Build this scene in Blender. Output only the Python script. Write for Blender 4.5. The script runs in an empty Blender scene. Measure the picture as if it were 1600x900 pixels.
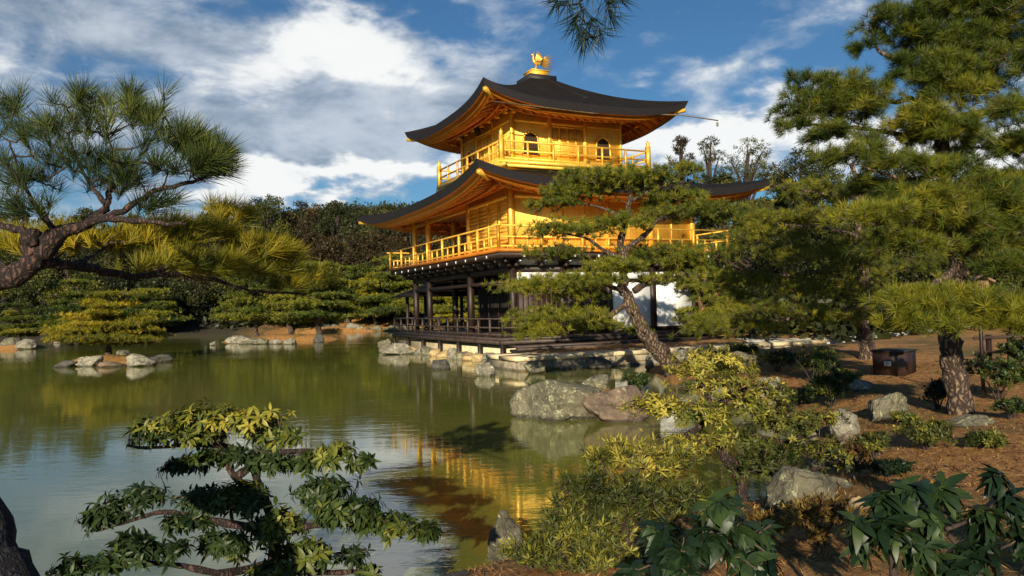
import bpy, math, random
import numpy as np
from mathutils import Matrix, Vector, noise as mnoise
rng = np.random.default_rng(7); random.seed(7)
S = bpy.context.scene
COL = S.collection
R = math.radians

# ------------------------------------------------------------------ camera
FPX, PITCH, ROLL, CAMH = 1204.4, 0.0261, 0.0259, 2.05
cp, sp, cr, sr = math.cos(PITCH), math.sin(PITCH), math.cos(ROLL), math.sin(ROLL)
FW = np.array([0, cp, sp]); UP0 = np.array([0, -sp, cp]); RT0 = np.array([1., 0, 0])
RT = cr*RT0 - sr*UP0; UP = sr*RT0 + cr*UP0
CAM = np.array([0, 0, CAMH])
cam = bpy.data.cameras.new('camera'); camo = bpy.data.objects.new('camera', cam); COL.objects.link(camo)
cam.sensor_width = 36; cam.lens = FPX/1600*36; cam.clip_start = .05; cam.clip_end = 3000
camo.matrix_world = Matrix([[RT[0], UP[0], -FW[0], CAM[0]], [RT[1], UP[1], -FW[1], CAM[1]], [RT[2], UP[2], -FW[2], CAM[2]], [0, 0, 0, 1]])
S.camera = camo

# ------------------------------------------------------------------ light
SUN_DIR = np.array([-.14, -.99, 0.]); SUN_DIR /= np.linalg.norm(SUN_DIR)
SUN_EL = R(17)
sun_vec = np.array([SUN_DIR[0]*math.cos(SUN_EL), SUN_DIR[1]*math.cos(SUN_EL), math.sin(SUN_EL)])
sl = bpy.data.lights.new('sun', 'SUN'); sl.energy = 5.0; sl.angle = R(.5); sl.color = (1, .87, .66)
so = bpy.data.objects.new('sun', sl); COL.objects.link(so)
so.rotation_euler = Vector(sun_vec).to_track_quat('Z', 'Y').to_euler()
S.view_settings.view_transform = 'Standard'; S.view_settings.look = 'None'
S.view_settings.gamma = 1; S.view_settings.exposure = .5; S.view_settings.use_curve_mapping = False

def nn(nt, t, **kw):
    n = nt.nodes.new(t)
    for k, v in kw.items(): setattr(n, k, v)
    return n
def setin(nt, sock, v):
    if isinstance(v, bpy.types.NodeSocket): nt.links.new(v, sock)
    else: sock.default_value = v
def M(nt, op, a, b=0., c=None, clamp=False):
    n = nn(nt, 'ShaderNodeMath', operation=op, use_clamp=clamp)
    setin(nt, n.inputs[0], a); setin(nt, n.inputs[1], b)
    if c is not None: setin(nt, n.inputs[2], c)
    return n.outputs[0]
def mixc(nt, f, a, b, mode='MIX'):
    n = nn(nt, 'ShaderNodeMix', data_type='RGBA', blend_type=mode)
    setin(nt, n.inputs[0], f); setin(nt, n.inputs[6], a if not isinstance(a, tuple) else (*a, 1)[:4]); setin(nt, n.inputs[7], b if not isinstance(b, tuple) else (*b, 1)[:4])
    return n.outputs[2]
def ramp(nt, f, stops, interp='LINEAR'):
    n = nn(nt, 'ShaderNodeValToRGB'); r = n.color_ramp; r.interpolation = interp
    while len(r.elements) < len(stops): r.elements.new(.5)
    for e, (p, c) in zip(r.elements, stops):
        e.position = p; e.color = (*c, 1) if len(c) == 3 else c
    setin(nt, n.inputs[0], f); return n.outputs[0]
def noise(nt, vec, scale, detail=4, rough=.5, dist=0.):
    n = nn(nt, 'ShaderNodeTexNoise'); setin(nt, n.inputs['Vector'], vec)
    n.inputs['Scale'].default_value = scale; n.inputs['Detail'].default_value = detail
    n.inputs['Roughness'].default_value = rough; n.inputs['Distortion'].default_value = dist
    return n.outputs[0]
def vmul(nt, v, s):
    n = nn(nt, 'ShaderNodeVectorMath', operation='MULTIPLY'); setin(nt, n.inputs[0], v); n.inputs[1].default_value = s
    return n.outputs[0]

def pxdir(px, py):
    d = FW + (px-800)/FPX*RT + (450-py)/FPX*UP
    return d/np.linalg.norm(d)
w = bpy.data.worlds.new('World'); S.world = w; w.use_nodes = True
nt = w.node_tree; nt.nodes.clear()
out = nn(nt, 'ShaderNodeOutputWorld'); bg = nn(nt, 'ShaderNodeBackground'); nt.links.new(bg.outputs[0], out.inputs[0])
SKY = .068
sky = nn(nt, 'ShaderNodeTexSky', sky_type='NISHITA'); sky.sun_disc = False
sky.sun_elevation = SUN_EL; sky.sun_rotation = math.atan2(SUN_DIR[0], SUN_DIR[1]); sky.air_density = 1.0; sky.dust_density = .3; sky.ozone_density = 2.5
tc = nn(nt, 'ShaderNodeTexCoord'); G = tc.outputs['Generated']
sep = nn(nt, 'ShaderNodeSeparateXYZ'); nt.links.new(G, sep.inputs[0])
az = M(nt, 'ARCTAN2', sep.outputs[0], sep.outputs[1]); el = M(nt, 'ARCSINE', sep.outputs[2])
Gs = vmul(nt, G, (1, 1, 2.0))
wx = M(nt, 'MULTIPLY', M(nt, 'SUBTRACT', noise(nt, Gs, 5, 5, .55), .5), .34)
wy = M(nt, 'MULTIPLY', M(nt, 'SUBTRACT', noise(nt, vmul(nt, Gs, (1.1, -1, 1.2)), 6.5, 5, .55), .5), .22)
azw = M(nt, 'ADD', az, wx); elw = M(nt, 'ADD', el, wy)
def blob(cx, cy, rx, ry, s):
    d = pxdir(cx, cy); a0 = math.atan2(d[0], d[1]); e0 = math.asin(d[2])
    a = M(nt, 'MULTIPLY', M(nt, 'SUBTRACT', azw, a0), FPX/rx); b = M(nt, 'MULTIPLY', M(nt, 'SUBTRACT', elw, e0), FPX/ry)
    q = M(nt, 'ADD', M(nt, 'MULTIPLY', a, a), M(nt, 'MULTIPLY', b, b))
    return M(nt, 'MULTIPLY', M(nt, 'POWER', 2.718, M(nt, 'MULTIPLY', q, -1.)), s)
def total(bl):
    t = None
    for x in bl:
        v = blob(*x); t = v if t is None else M(nt, 'ADD', t, v)
    return t
white = total([(500, 85, 150, 60, 1.1), (620, 60, 90, 45, .7), (370, 130, 75, 40, .5), (560, 265, 190, 28, .95), (1120, 112, 75, 28, .55),
               (1110, 205, 190, 48, 1.5), (1500, 220, 300, 60, 1.2), (1000, 90, 120, 30, .35), (1300, 60, 120, 26, .3), (450, 290, 200, 26, .9), (90, 105, 120, 20, .5), (780, 85, 60, 40, .35), (420, 222, 60, 20, .35), (600, -150, 400, 110, .9),
               (100, -380, 500, 130, .8), (1350, -200, 260, 60, .5), (-300, 100, 260, 60, .6), (200, 330, 200, 22, .5), (60, 240, 200, 50, .35), (-100, -60, 300, 120, .3), (330, 290, 120, 25, .5), (640, 250, 90, 25, .6)])
grey = total([(520, 165, 190, 62, 1.0), (700, 110, 120, 50, .8), (250, 30, 220, 40, .5), (470, 225, 180, 45, .7), (620, 290, 160, 30, .4), (120, 180, 160, 40, .25), (1180, 140, 120, 20, .2), (700, -120, 420, 90, .6), (60, 30, 220, 50, .2), (200, 260, 220, 60, .5), (-250, -100, 400, 200, .7), (840, 140, 80, 60, .35)])
fine = noise(nt, Gs, 9, 8, .6, .3); fine2 = noise(nt, vmul(nt, Gs, (1, 1, 1.6)), 3.2, 6, .6)
fm = M(nt, 'MULTIPLY', M(nt, 'SUBTRACT', fine, .5), 2.2)
thin = M(nt, 'MULTIPLY', M(nt, 'SUBTRACT', fine2, .47), 1.6)
dw = M(nt, 'ADD', M(nt, 'ADD', white, M(nt, 'MULTIPLY', fm, .9)), thin)
dg = M(nt, 'ADD', M(nt, 'ADD', grey, M(nt, 'MULTIPLY', fm, .5)), M(nt, 'MULTIPLY', thin, .8))
def sstep(x, a, b):
    n = nn(nt, 'ShaderNodeMapRange', interpolation_type='SMOOTHSTEP'); setin(nt, n.inputs[0], x)
    n.inputs[1].default_value = a; n.inputs[2].default_value = b; return n.outputs[0]
skyc = mixc(nt, 1., sky.outputs[0], (.50, .80, 1.0), 'MULTIPLY')
skyc = mixc(nt, 1., skyc, (SKY/.1,)*3, 'MULTIPLY')
gcol = mixc(nt, sstep(M(nt, 'ADD', M(nt, 'MULTIPLY', fine, .5), M(nt, 'MULTIPLY', fine2, .5)), .38, .62), (1.7, 2.3, 3.1), (5.0, 5.5, 6.1))
c1 = mixc(nt, M(nt, 'MULTIPLY', sstep(dg, .15, .95), .85), skyc, gcol)
c2 = mixc(nt, M(nt, 'MULTIPLY', sstep(dw, .25, 1.15), .95), c1, mixc(nt, sstep(dw, .5, 1.3), (4.6, 5.1, 5.8), (8.0, 8.1, 8.0)))
nt.links.new(c2, bg.inputs[0]); bg.inputs[1].default_value = .085

# ------------------------------------------------------------------ helpers
def PX(px, py, d): return CAM + d*(FW + (px-800)/FPX*RT + (450-py)/FPX*UP)
TH = R(90-64.29); X0, Y0 = .0325, 29.93
UU = np.array([math.cos(TH), math.sin(TH), 0]); VV = np.array([-math.sin(TH), math.cos(TH), 0])
def LOC(x, y, z=0): return np.array([X0, Y0, 0]) + x*UU + y*VV + np.array([0, 0, z])
def GPX(px, py, z=0.):
    d = FW + (px-800)/FPX*RT + (450-py)/FPX*UP
    return CAM + d*(z-CAMH)/d[2]

class Buf:
    def __init__(s): s.V = []; s.F = {}; s.T = []; s.n = 0
    def add(s, V, F, tint=.5):
        V = np.asarray(V, float).reshape(-1, 3); F = np.asarray(F, int)
        k = F.shape[1]; s.F.setdefault(k, []).append(F + s.n)
        s.V.append(V); s.T.append(np.broadcast_to(np.asarray(tint, float), (len(V),)) if np.ndim(tint) < 1 or len(np.atleast_1d(tint)) != len(V) else np.asarray(tint, float)); s.n += len(V)
    def box(s, a, b, M3=None):
        x0, y0, z0 = a; x1, y1, z1 = b
        V = np.array([[x0,y0,z0],[x1,y0,z0],[x1,y1,z0],[x0,y1,z0],[x0,y0,z1],[x1,y0,z1],[x1,y1,z1],[x0,y1,z1]], float)
        s.hexa(V)
    def hexa(s, V): s.add(V, [[0,3,2,1],[4,5,6,7],[0,1,5,4],[1,2,6,5],[2,3,7,6],[3,0,4,7]])
    def beam(s, p, q, wd, ht):
        p = np.array(p, float); q = np.array(q, float); t = q-p; t /= np.linalg.norm(t)
        sd = np.cross(t, [0, 0, 1.]); 
        if np.linalg.norm(sd) < 1e-4: sd = np.array([1., 0, 0])
        sd /= np.linalg.norm(sd); up = np.cross(sd, t)
        a = sd*wd/2; b = up*ht/2
        s.hexa([p-a-b, p+a-b, q+a-b, q-a-b, p-a+b, p+a+b, q+a+b, q-a+b])
    def tube(s, P, r, n=7, tint=.5, cap=True):
        P = np.asarray(P, float); m = len(P); r = np.broadcast_to(np.asarray(r, float), (m,))
        T = np.gradient(P, axis=0); T /= np.linalg.norm(T, axis=1)[:, None]+1e-9
        ref = np.array([.3, .2, 1.]) if abs(T[0][2]) < .8 else np.array([1., .2, .1])
        N = np.cross(T, ref); N /= np.linalg.norm(N, axis=1)[:, None]+1e-9; B = np.cross(T, N)
        a = np.linspace(0, 2*np.pi, n, endpoint=False)
        V = P[:, None] + r[:, None, None]*(np.cos(a)[None, :, None]*N[:, None] + np.sin(a)[None, :, None]*B[:, None])
        i = np.arange(m-1)[:, None]*n; j = np.arange(n)[None]; k = (j+1) % n
        F = np.stack([i+j, i+k, i+n+k, i+n+j], -1).reshape(-1, 4)
        s.add(V.reshape(-1, 3), F, tint)
        if cap:
            o = s.n - m*n
            for base in (0, (m-1)*n):
                s.F.setdefault(n, []).append((np.arange(n) + o + base)[None])
    def lathe(s, c, prof, n=12):
        c = np.array(c, float); P = np.array([[c[0], c[1], c[2]+z] for _, z in prof]); r = np.array([q for q, _ in prof])
        a = np.linspace(0, 2*np.pi, n, endpoint=False)
        V = P[:, None] + r[:, None, None]*np.stack([np.cos(a), np.sin(a), 0*a], -1)[None]
        m = len(P); i = np.arange(m-1)[:, None]*n; j = np.arange(n)[None]; k = (j+1) % n
        s.add(V.reshape(-1, 3), np.stack([i+j, i+k, i+n+k, i+n+j], -1).reshape(-1, 4))
    def build(s, name, mat, parent=None, smooth=False):
        me = bpy.data.meshes.new(name)
        V = np.concatenate(s.V); T = np.concatenate(s.T)
        if parent is not None and parent.rotation_euler.z == 0: V = V - np.array(parent.location)
        me.vertices.add(len(V)); me.vertices.foreach_set('co', V.astype(np.float32).ravel())
        li = []; st = []; o = 0
        for k, L in s.F.items():
            F = np.concatenate(L); li.append(F.ravel()); st.append(o + np.arange(len(F))*k); o += F.size
        li = np.concatenate(li); st = np.concatenate(st)
        me.loops.add(len(li)); me.loops.foreach_set('vertex_index', li.astype(np.int32))
        me.polygons.add(len(st)); me.polygons.foreach_set('loop_start', st.astype(np.int32))
        if smooth: me.polygons.foreach_set('use_smooth', np.ones(len(st), bool))
        me.update(calc_edges=True)
        at = me.attributes.new('tint', 'FLOAT', 'POINT'); at.data.foreach_set('value', T.astype(np.float32))
        for m_ in (mat if isinstance(mat, (list, tuple)) else [mat]): me.materials.append(m_)
        ob = bpy.data.objects.new(name, me); COL.objects.link(ob)
        if parent is not None: ob.parent = parent
        return ob
def tag(o, label, cat, group=None, kind=None):
    o['label'] = label; o['category'] = cat
    if group: o['group'] = group
    if kind: o['kind'] = kind
    return o
def thing(name, label, cat, loc=(0, 0, 0), group=None, rz=0):
    o = bpy.data.objects.new(name, None); COL.objects.link(o); o.location = tuple(loc); o.rotation_euler = (0, 0, rz); o.empty_display_size = .2
    return tag(o, label, cat, group)
def struct(o): o['kind'] = 'structure'; return o

# ------------------------------------------------------------------ materials
def newmat(name):
    m = bpy.data.materials.new(name); m.use_nodes = True; nt = m.node_tree
    b = nt.nodes['Principled BSDF']; tc = nn(nt, 'ShaderNodeTexCoord'); return m, nt, b, tc.outputs['Object']
def bump(nt, b, h, strength=.4, dist=.02):
    n = nn(nt, 'ShaderNodeBump'); n.inputs['Strength'].default_value = strength; n.inputs['Distance'].default_value = dist
    setin(nt, n.inputs['Height'], h); nt.links.new(n.outputs[0], b.inputs['Normal'])
def simple(name, c1, c2, scale=3., rough=.6, metal=0., bs=.2, bd=.01, stretch=(1, 1, 1), detail=6, spec=.5):
    m, nt, b, oc = newmat(name); v = vmul(nt, oc, stretch)
    f = noise(nt, v, scale, detail, .6)
    nt.links.new(ramp(nt, f, [(.3, c1), (.7, c2)]), b.inputs['Base Color'])
    b.inputs['Roughness'].default_value = rough; b.inputs['Metallic'].default_value = metal; b.inputs['Specular IOR Level'].default_value = spec
    bump(nt, b, noise(nt, v, scale*3, detail, .6), bs, bd); return m
def foliage(name, stops, trans=.25, nscale=1.2, rough=.5, gloss=.25):
    m, nt, b, oc = newmat(name)
    a = nn(nt, 'ShaderNodeAttribute', attribute_name='tint').outputs['Fac']
    f = M(nt, 'ADD', a, M(nt, 'MULTIPLY', M(nt, 'SUBTRACT', noise(nt, oc, nscale, 3), .5), .5), clamp=True)
    c = ramp(nt, f, stops)
    nt.links.new(c, b.inputs['Base Color']); b.inputs['Roughness'].default_value = rough; b.inputs['Specular IOR Level'].default_value = gloss
    t = nn(nt, 'ShaderNodeBsdfTranslucent'); nt.links.new(c, t.inputs[0])
    mx = nn(nt, 'ShaderNodeMixShader'); mx.inputs[0].default_value = trans
    nt.links.new(b.outputs[0], mx.inputs[1]); nt.links.new(t.outputs[0], mx.inputs[2])
    nt.links.new(mx.outputs[0], nt.nodes['Material Output'].inputs[0]); return m
def barkmat(name, c1, c2, scale=14., bs=.9, bd=.03):
    m, nt, b, oc = newmat(name); v0 = vmul(nt, oc, (1, 1, .35))
    ns = nn(nt, 'ShaderNodeTexNoise'); nt.links.new(oc, ns.inputs[0]); ns.inputs['Scale'].default_value = scale*.8; ns.inputs['Detail'].default_value = 5
    dv = nn(nt, 'ShaderNodeVectorMath', operation='MULTIPLY_ADD'); nt.links.new(ns.outputs['Color'], dv.inputs[0]); dv.inputs[1].default_value = (1.6/scale,)*3; nt.links.new(v0, dv.inputs[2]); v = dv.outputs[0]
    vo = nn(nt, 'ShaderNodeTexVoronoi', feature='DISTANCE_TO_EDGE'); nt.links.new(v, vo.inputs[0]); vo.inputs['Scale'].default_value = scale
    d = M(nt, 'MULTIPLY', vo.outputs['Distance'], 3., clamp=True); f = M(nt, 'MULTIPLY', d, M(nt, 'ADD', noise(nt, oc, scale*1.5, 6, .65), .35))
    nt.links.new(ramp(nt, f, [(.1, tuple(x*.35 for x in c1)), (.35, c1), (.8, c2)]), b.inputs['Base Color'])
    b.inputs['Roughness'].default_value = .9; bump(nt, b, f, bs, bd); return m

GOLD_Y, GOLD_O = (.93, .50, .045), (.75, .33, .03)
def goldmat(name, c1, c2, metal=.55, rough=.38, scale=1.2):
    m, nt, b, oc = newmat(name)
    n1 = noise(nt, oc, scale, 7, .6); n2 = noise(nt, vmul(nt, oc, (6, 6, .7)), 2.5, 5, .6)
    f = M(nt, 'ADD', M(nt, 'MULTIPLY', n1, .6), M(nt, 'MULTIPLY', n2, .4))
    c_ = ramp(nt, f, [(.36, c1), (.58, c2)])
    sx_ = nn(nt, 'ShaderNodeSeparateXYZ'); nt.links.new(oc, sx_.inputs[0]); hz_ = M(nt, 'ADD', sx_.outputs[0], sx_.outputs[1])
    def saw(v): q = M(nt, 'FRACT', M(nt, 'MULTIPLY', v, 5.5)); return ramp(nt, M(nt, 'ABSOLUTE', M(nt, 'SUBTRACT', q, .5)), [(.455, (1, 1, 1)), (.49, (.0, .0, .0))])
    seam = M(nt, 'MULTIPLY', saw(hz_), saw(sx_.outputs[2]))
    c_ = mixc(nt, M(nt, 'MULTIPLY', M(nt, 'SUBTRACT', 1., seam), .35), c_, tuple(x*.45 for x in c1))
    nt.links.new(c_, b.inputs['Base Color'])
    b.inputs['Metallic'].default_value = metal
    nt.links.new(M(nt, 'ADD', M(nt, 'MULTIPLY', n1, .25), rough-.1), b.inputs['Roughness'])
    bump(nt, b, noise(nt, vmul(nt, oc, (1, 1, 5)), 3, 5, .6), .12, .02); return m
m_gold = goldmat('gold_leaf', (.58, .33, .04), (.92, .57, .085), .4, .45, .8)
m_gold2 = goldmat('gold_leaf_shaded', (.46, .13, .012), (.70, .24, .02), .35, .42)  # darker, redder copy of the gold: eave shade and bounce put into colour
m_goldrail = goldmat('gold_leaf_rail', (.72, .40, .045), (.96, .59, .085), .4, .42, 3)
m_wood = simple('dark_timber', (.008, .004, .003), (.030, .013, .008), 3, .55, bs=.3, stretch=(4, 4, .6))
m_woodr = simple('worn_timber', (.016, .010, .008), (.070, .045, .034), 3, .55, bs=.3)
m_brown = simple('brown_boards', (.014, .006, .003), (.050, .019, .010), 2.5, .6, bs=.3, stretch=(1, 1, 7))
m_plaster = simple('white_plaster', (.66, .67, .68), (.86, .86, .84), 1.2, .8, bs=.05)
m_dark = simple('dark_interior', (.006, .004, .003), (.012, .009, .007), 2, .9)
def stonemat(name, base, lich, dark, lth=.56, scale=2.2, bs=1., bd=.06):
    m, nt, b, oc = newmat(name); gi = nn(nt, 'ShaderNodeObjectInfo').outputs['Random']
    ad = nn(nt, 'ShaderNodeVectorMath', operation='ADD'); nt.links.new(oc, ad.inputs[0])
    cb = nn(nt, 'ShaderNodeCombineXYZ'); nt.links.new(M(nt, 'MULTIPLY', gi, 37.), cb.inputs[0]); nt.links.new(cb.outputs[0], ad.inputs[1]); v = ad.outputs[0]
    n1 = noise(nt, v, scale*1.3, 9, .7, .6); n2 = noise(nt, v, scale*3.6, 9, .75, 1.2); n3 = noise(nt, v, scale*8, 8, .75, .5)
    mu = nn(nt, 'ShaderNodeTexVoronoi', feature='DISTANCE_TO_EDGE'); wv_ = nn(nt, 'ShaderNodeTexNoise'); nt.links.new(v, wv_.inputs[0]); wv_.inputs['Scale'].default_value = scale*1.5; wv_.inputs['Detail'].default_value = 6
    wa_ = nn(nt, 'ShaderNodeVectorMath', operation='MULTIPLY_ADD'); nt.links.new(wv_.outputs['Color'], wa_.inputs[0]); wa_.inputs[1].default_value = (.9, .9, .9); nt.links.new(v, wa_.inputs[2]); nt.links.new(wa_.outputs[0], mu.inputs[0]); mu.inputs['Scale'].default_value = scale*1.1
    crack = ramp(nt, mu.outputs['Distance'], [(0, (.6,)*3), (.035, (1, 1, 1))])
    c = ramp(nt, n1, [(.3, dark), (.55, base), (.8, tuple(min(1, x*1.5) for x in base))])
    c = mixc(nt, ramp(nt, n2, [(lth, (0, 0, 0)), (lth+.08, (1, 1, 1))]), c, lich)
    c = mixc(nt, ramp(nt, n3, [(.30, (1, 1, 1)), (.42, (0, 0, 0))]), c, tuple(x*.3 for x in dark))
    c = mixc(nt, crack, tuple(x*.35 for x in dark), c)
    sz_ = nn(nt, 'ShaderNodeSeparateXYZ'); nt.links.new(oc, sz_.inputs[0]); wet = ramp(nt, M(nt, 'ADD', sz_.outputs[2], M(nt, 'MULTIPLY', M(nt, 'SUBTRACT', n2, .5), .08)), [(.03, (.35,)*3), (.09, (1, 1, 1))])
    c = mixc(nt, 1., c, wet, 'MULTIPLY')
    nt.links.new(c, b.inputs['Base Color']); b.inputs['Roughness'].default_value = .92
    bump(nt, b, M(nt, 'ADD', M(nt, 'ADD', M(nt, 'MULTIPLY', n1, .4), M(nt, 'MULTIPLY', crack, .4)), M(nt, 'ADD', M(nt, 'MULTIPLY', n2, .5), M(nt, 'MULTIPLY', n3, .25))), bs, bd); return m
m_rock = stonemat('lichen_rock', (.16, .145, .095), (.42, .42, .24), (.05, .045, .032), .54)
m_rockr = stonemat('reddish_rock', (.19, .135, .09), (.38, .34, .22), (.07, .05, .04), .57)
m_rockw = stonemat('pale_rock', (.24, .22, .16), (.54, .52, .40), (.075, .065, .05), .54)
m_rockd = stonemat('dark_rock', (.09, .085, .07), (.26, .26, .20), (.03, .027, .02), .6)
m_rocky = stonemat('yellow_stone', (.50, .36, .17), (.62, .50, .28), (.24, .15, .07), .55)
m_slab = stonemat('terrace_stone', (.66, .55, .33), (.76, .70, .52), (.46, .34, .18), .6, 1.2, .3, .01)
m_slabd = stonemat('terrace_side_stone', (.30, .26, .18), (.45, .42, .30), (.06, .05, .04), .6, 1.6, .6, .03)

G1 = [(0, (.008, .020, .005)), (.4, (.050, .080, .010)), (.7, (.135, .150, .014)), (1, (.28, .25, .02))]
m_needle = foliage('pine_needles', G1, .22, .8)
m_needle_y = foliage('yellow_pine_needles', [(0, (.020, .036, .006)), (.45, (.16, .165, .012)), (1, (.46, .34, .016))], .28, .9)
m_needle_d = foliage('near_pine_needles', [(0, (.008, .018, .010)), (.5, (.036, .060, .016)), (1, (.18, .20, .025))], .2, 2)
m_far = foliage('far_evergreen_leaves', [(0, (.006, .010, .004)), (.5, (.030, .036, .010)), (1, (.09, .09, .02))], .12, .15)
m_far_b = foliage('far_russet_leaves', [(0, (.010, .007, .003)), (.5, (.042, .030, .011)), (1, (.12, .075, .024))], .12, .15)
m_far_g = foliage('far_green_leaves', [(0, (.008, .016, .004)), (.5, (.060, .070, .012)), (1, (.18, .165, .022))], .15, .2)
m_yleaf = foliage('yellow_green_leaves', [(0, (.012, .022, .006)), (.5, (.070, .085, .015)), (.8, (.24, .22, .03)), (1, (.46, .38, .06))], .25, 2.5, .5, .3)
m_gleaf = foliage('glossy_green_leaves', [(0, (.007, .018, .006)), (.5, (.035, .060, .013)), (.8, (.15, .16, .02)), (1, (.36, .31, .04))], .2, 2.5, .48, .35)
m_dleaf = foliage('dark_glossy_leaves', [(0, (.005, .014, .006)), (.5, (.013, .030, .011)), (1, (.05, .080, .018))], .15, 3, .45, .35)
m_rleaf = foliage('russet_shrub_leaves', [(0, (.035, .015, .008)), (.5, (.11, .065, .018)), (1, (.30, .21, .04))], .2, 3)
m_dry = foliage('dry_grass', [(0, (.18, .10, .03)), (1, (.50, .33, .10))], .2, 3)
m_bark = barkmat('pine_bark', (.075, .046, .030), (.24, .17, .11), 15)
m_barkr = barkmat('red_pine_bark', (.13, .05, .03), (.34, .15, .09), 14)
m_barkn = barkmat('near_pine_bark', (.022, .012, .010), (.11, .055, .04), 45, .9, .008)
m_barkb = barkmat('dark_trunk_bark', (.008, .008, .013), (.030, .028, .042), 45, .8, .008)
m_twig = simple('twig_bark', (.045, .028, .018), (.12, .08, .055), 20, .9)
m_twigd = simple('dark_twig_bark', (.018, .012, .010), (.06, .04, .03), 20, .9)

# ------------------------------------------------------------------ terrain & water
def g2(px, py, z=0.): p = GPX(px, py, z); return (p[0], p[1])
pav = [tuple(LOC(*q)[:2]) for q in [(12, -5.0), (-2.1, -4.6), (-1.6, -1.3), (-1.05, -1.0), (-.95, 12.6), (2, 14.0), (9, 22)]]
pond = [(-60, -3), (-4, 3.6), (-1.6, 4.3), g2(640, 925), g2(760, 895), g2(880, 860), g2(1010, 830), g2(1110, 815), g2(1185, 795), g2(1235, 735), g2(1265, 700), g2(1262, 672), g2(1215, 640), g2(1180, 622), g2(1080, 612), g2(1035, 592), g2(1008, 575)] + \
       pav + [(8, 62), (2, 76), (-10, 80), g2(480, 520), g2(350, 523), g2(230, 527), g2(100, 531), g2(0, 535), (-75, 70), (-90, 40)]
pond = np.array(pond)
isl = [(g2(440, 532), 4.6, 2.2), (g2(170, 566), 2.3, 1.1), (g2(20, 545), 2.6, 1.6)]
def sd_poly(P, poly):
    d = np.full(len(P), 1e9); inside = np.zeros(len(P), bool)
    for i in range(len(poly)):
        a = poly[i]; b = poly[(i+1) % len(poly)]; e = b-a; wv = P-a
        t = np.clip((wv@e)/(e@e), 0, 1); d = np.minimum(d, np.linalg.norm(wv - t[:, None]*e, axis=1))
        c = ((a[1] > P[:, 1]) != (b[1] > P[:, 1])); x = (b[0]-a[0])*(P[:, 1]-a[1])/((b[1]-a[1]) or 1e-9)+a[0]
        inside ^= c & (P[:, 0] < x)
    return np.where(inside, -d, d)
def wob(x, y):
    return .5*np.sin(x*.9+1.3*np.sin(y*.5))+.5*np.sin(y*1.1+1.7*np.sin(x*.43)+2)
def H(x, y):
    x = np.atleast_1d(np.asarray(x, float)); y = np.atleast_1d(np.asarray(y, float)); P = np.stack([x, y], 1)
    d = sd_poly(P, pond)
    for (c, a, b) in isl:
        r = np.sqrt(((x-c[0])/a)**2+((y-c[1])/b)**2); d = np.maximum(d, (1-r)*min(a, b))
    dd = d + .12*wob(x*2.2, y*2.2)*np.exp(-np.abs(y)/30)
    land = .04+.40*(1-np.exp(-np.maximum(dd, 0)/.8)) + .05*np.minimum(np.maximum(dd, 0), 9) + .04*wob(x*1.7, y*1.4)*np.clip(dd, 0, 1)
    ss = lambda v: np.clip(v, 0, 1)**2*(3-2*np.clip(v, 0, 1))
    land += ss((y-79)/16)*2.2*ss((dd)/8)
    land += 21*np.exp(-((x+55)/90)**2)*ss((y-150)/160) + 12*ss((y-110)/120)
    sea = -.9*(1-np.exp(np.minimum(dd, 0)/.7))
    return np.where(dd > 0, land, sea-.02)
def gy(x, y): return float(H(x, y)[0])
def ground_px(px, py):
    d = FW + (px-800)/FPX*RT + (450-py)/FPX*UP
    t = 1.2*1.012**np.arange(420); P = CAM + t[:, None]*d
    h = np.maximum(H(P[:, 0], P[:, 1]), 0); k = np.argmax(P[:, 2] < h)
    if not (P[:, 2] < h).any(): k = len(t)-1
    a, b = t[max(k-1, 0)], t[k]
    for _ in range(12):
        m = (a+b)/2; p = CAM+m*d
        if p[2] < max(gy(p[0], p[1]), 0): b = m
        else: a = m
    p = CAM+b*d; return np.array([p[0], p[1], max(gy(p[0], p[1]), 0)])
nx, ny = 300, 360
gx = np.sinh(np.linspace(-4.6, 4.6, nx))*9.0; gyv = -12+np.sinh(np.linspace(.0, 4.55, ny)*1.0)*13.5
GX, GY = np.meshgrid(gx, gyv); GZ = H(GX.ravel(), GY.ravel())
b = Buf(); i = np.arange(ny-1)[:, None]*nx; j = np.arange(nx-1)[None]
b.add(np.stack([GX.ravel(), GY.ravel(), GZ], 1), np.stack([i+j, i+j+1, i+nx+j+1, i+nx+j], -1).reshape(-1, 4))
m, nt, bs, oc = newmat('needle_litter_earth')
n1 = noise(nt, oc, .55, 6, .6, .5); n2 = noise(nt, oc, 9, 8, .7, .6); n3 = noise(nt, vmul(nt, oc, (1, 2.3, 1)), 38, 6, .75, 1.2)
c = ramp(nt, n2, [(.28, (.14, .052, .014)), (.5, (.54, .25, .060)), (.72, (.84, .53, .19))])
c = mixc(nt, ramp(nt, n3, [(.40, (1, 1, 1)), (.52, (0, 0, 0))]), c, (.055, .022, .008))
c = mixc(nt, ramp(nt, n1, [(.50, (0, 0, 0)), (.62, (1, 1, 1))]), c, mixc(nt, n2, (.05, .040, .01), (.24, .17, .03)))
sy = nn(nt, 'ShaderNodeSeparateXYZ'); nt.links.new(oc, sy.inputs[0])
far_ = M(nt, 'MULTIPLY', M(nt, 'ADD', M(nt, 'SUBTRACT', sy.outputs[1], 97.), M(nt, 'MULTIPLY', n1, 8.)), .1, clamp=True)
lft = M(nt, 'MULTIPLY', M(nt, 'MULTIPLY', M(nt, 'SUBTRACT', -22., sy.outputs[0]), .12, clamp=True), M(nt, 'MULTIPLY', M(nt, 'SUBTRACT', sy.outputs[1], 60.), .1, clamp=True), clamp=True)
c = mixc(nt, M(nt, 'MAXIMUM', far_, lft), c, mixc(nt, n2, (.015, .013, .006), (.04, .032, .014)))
nt.links.new(c, bs.inputs['Base Color']); bs.inputs['Roughness'].default_value = .95
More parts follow.
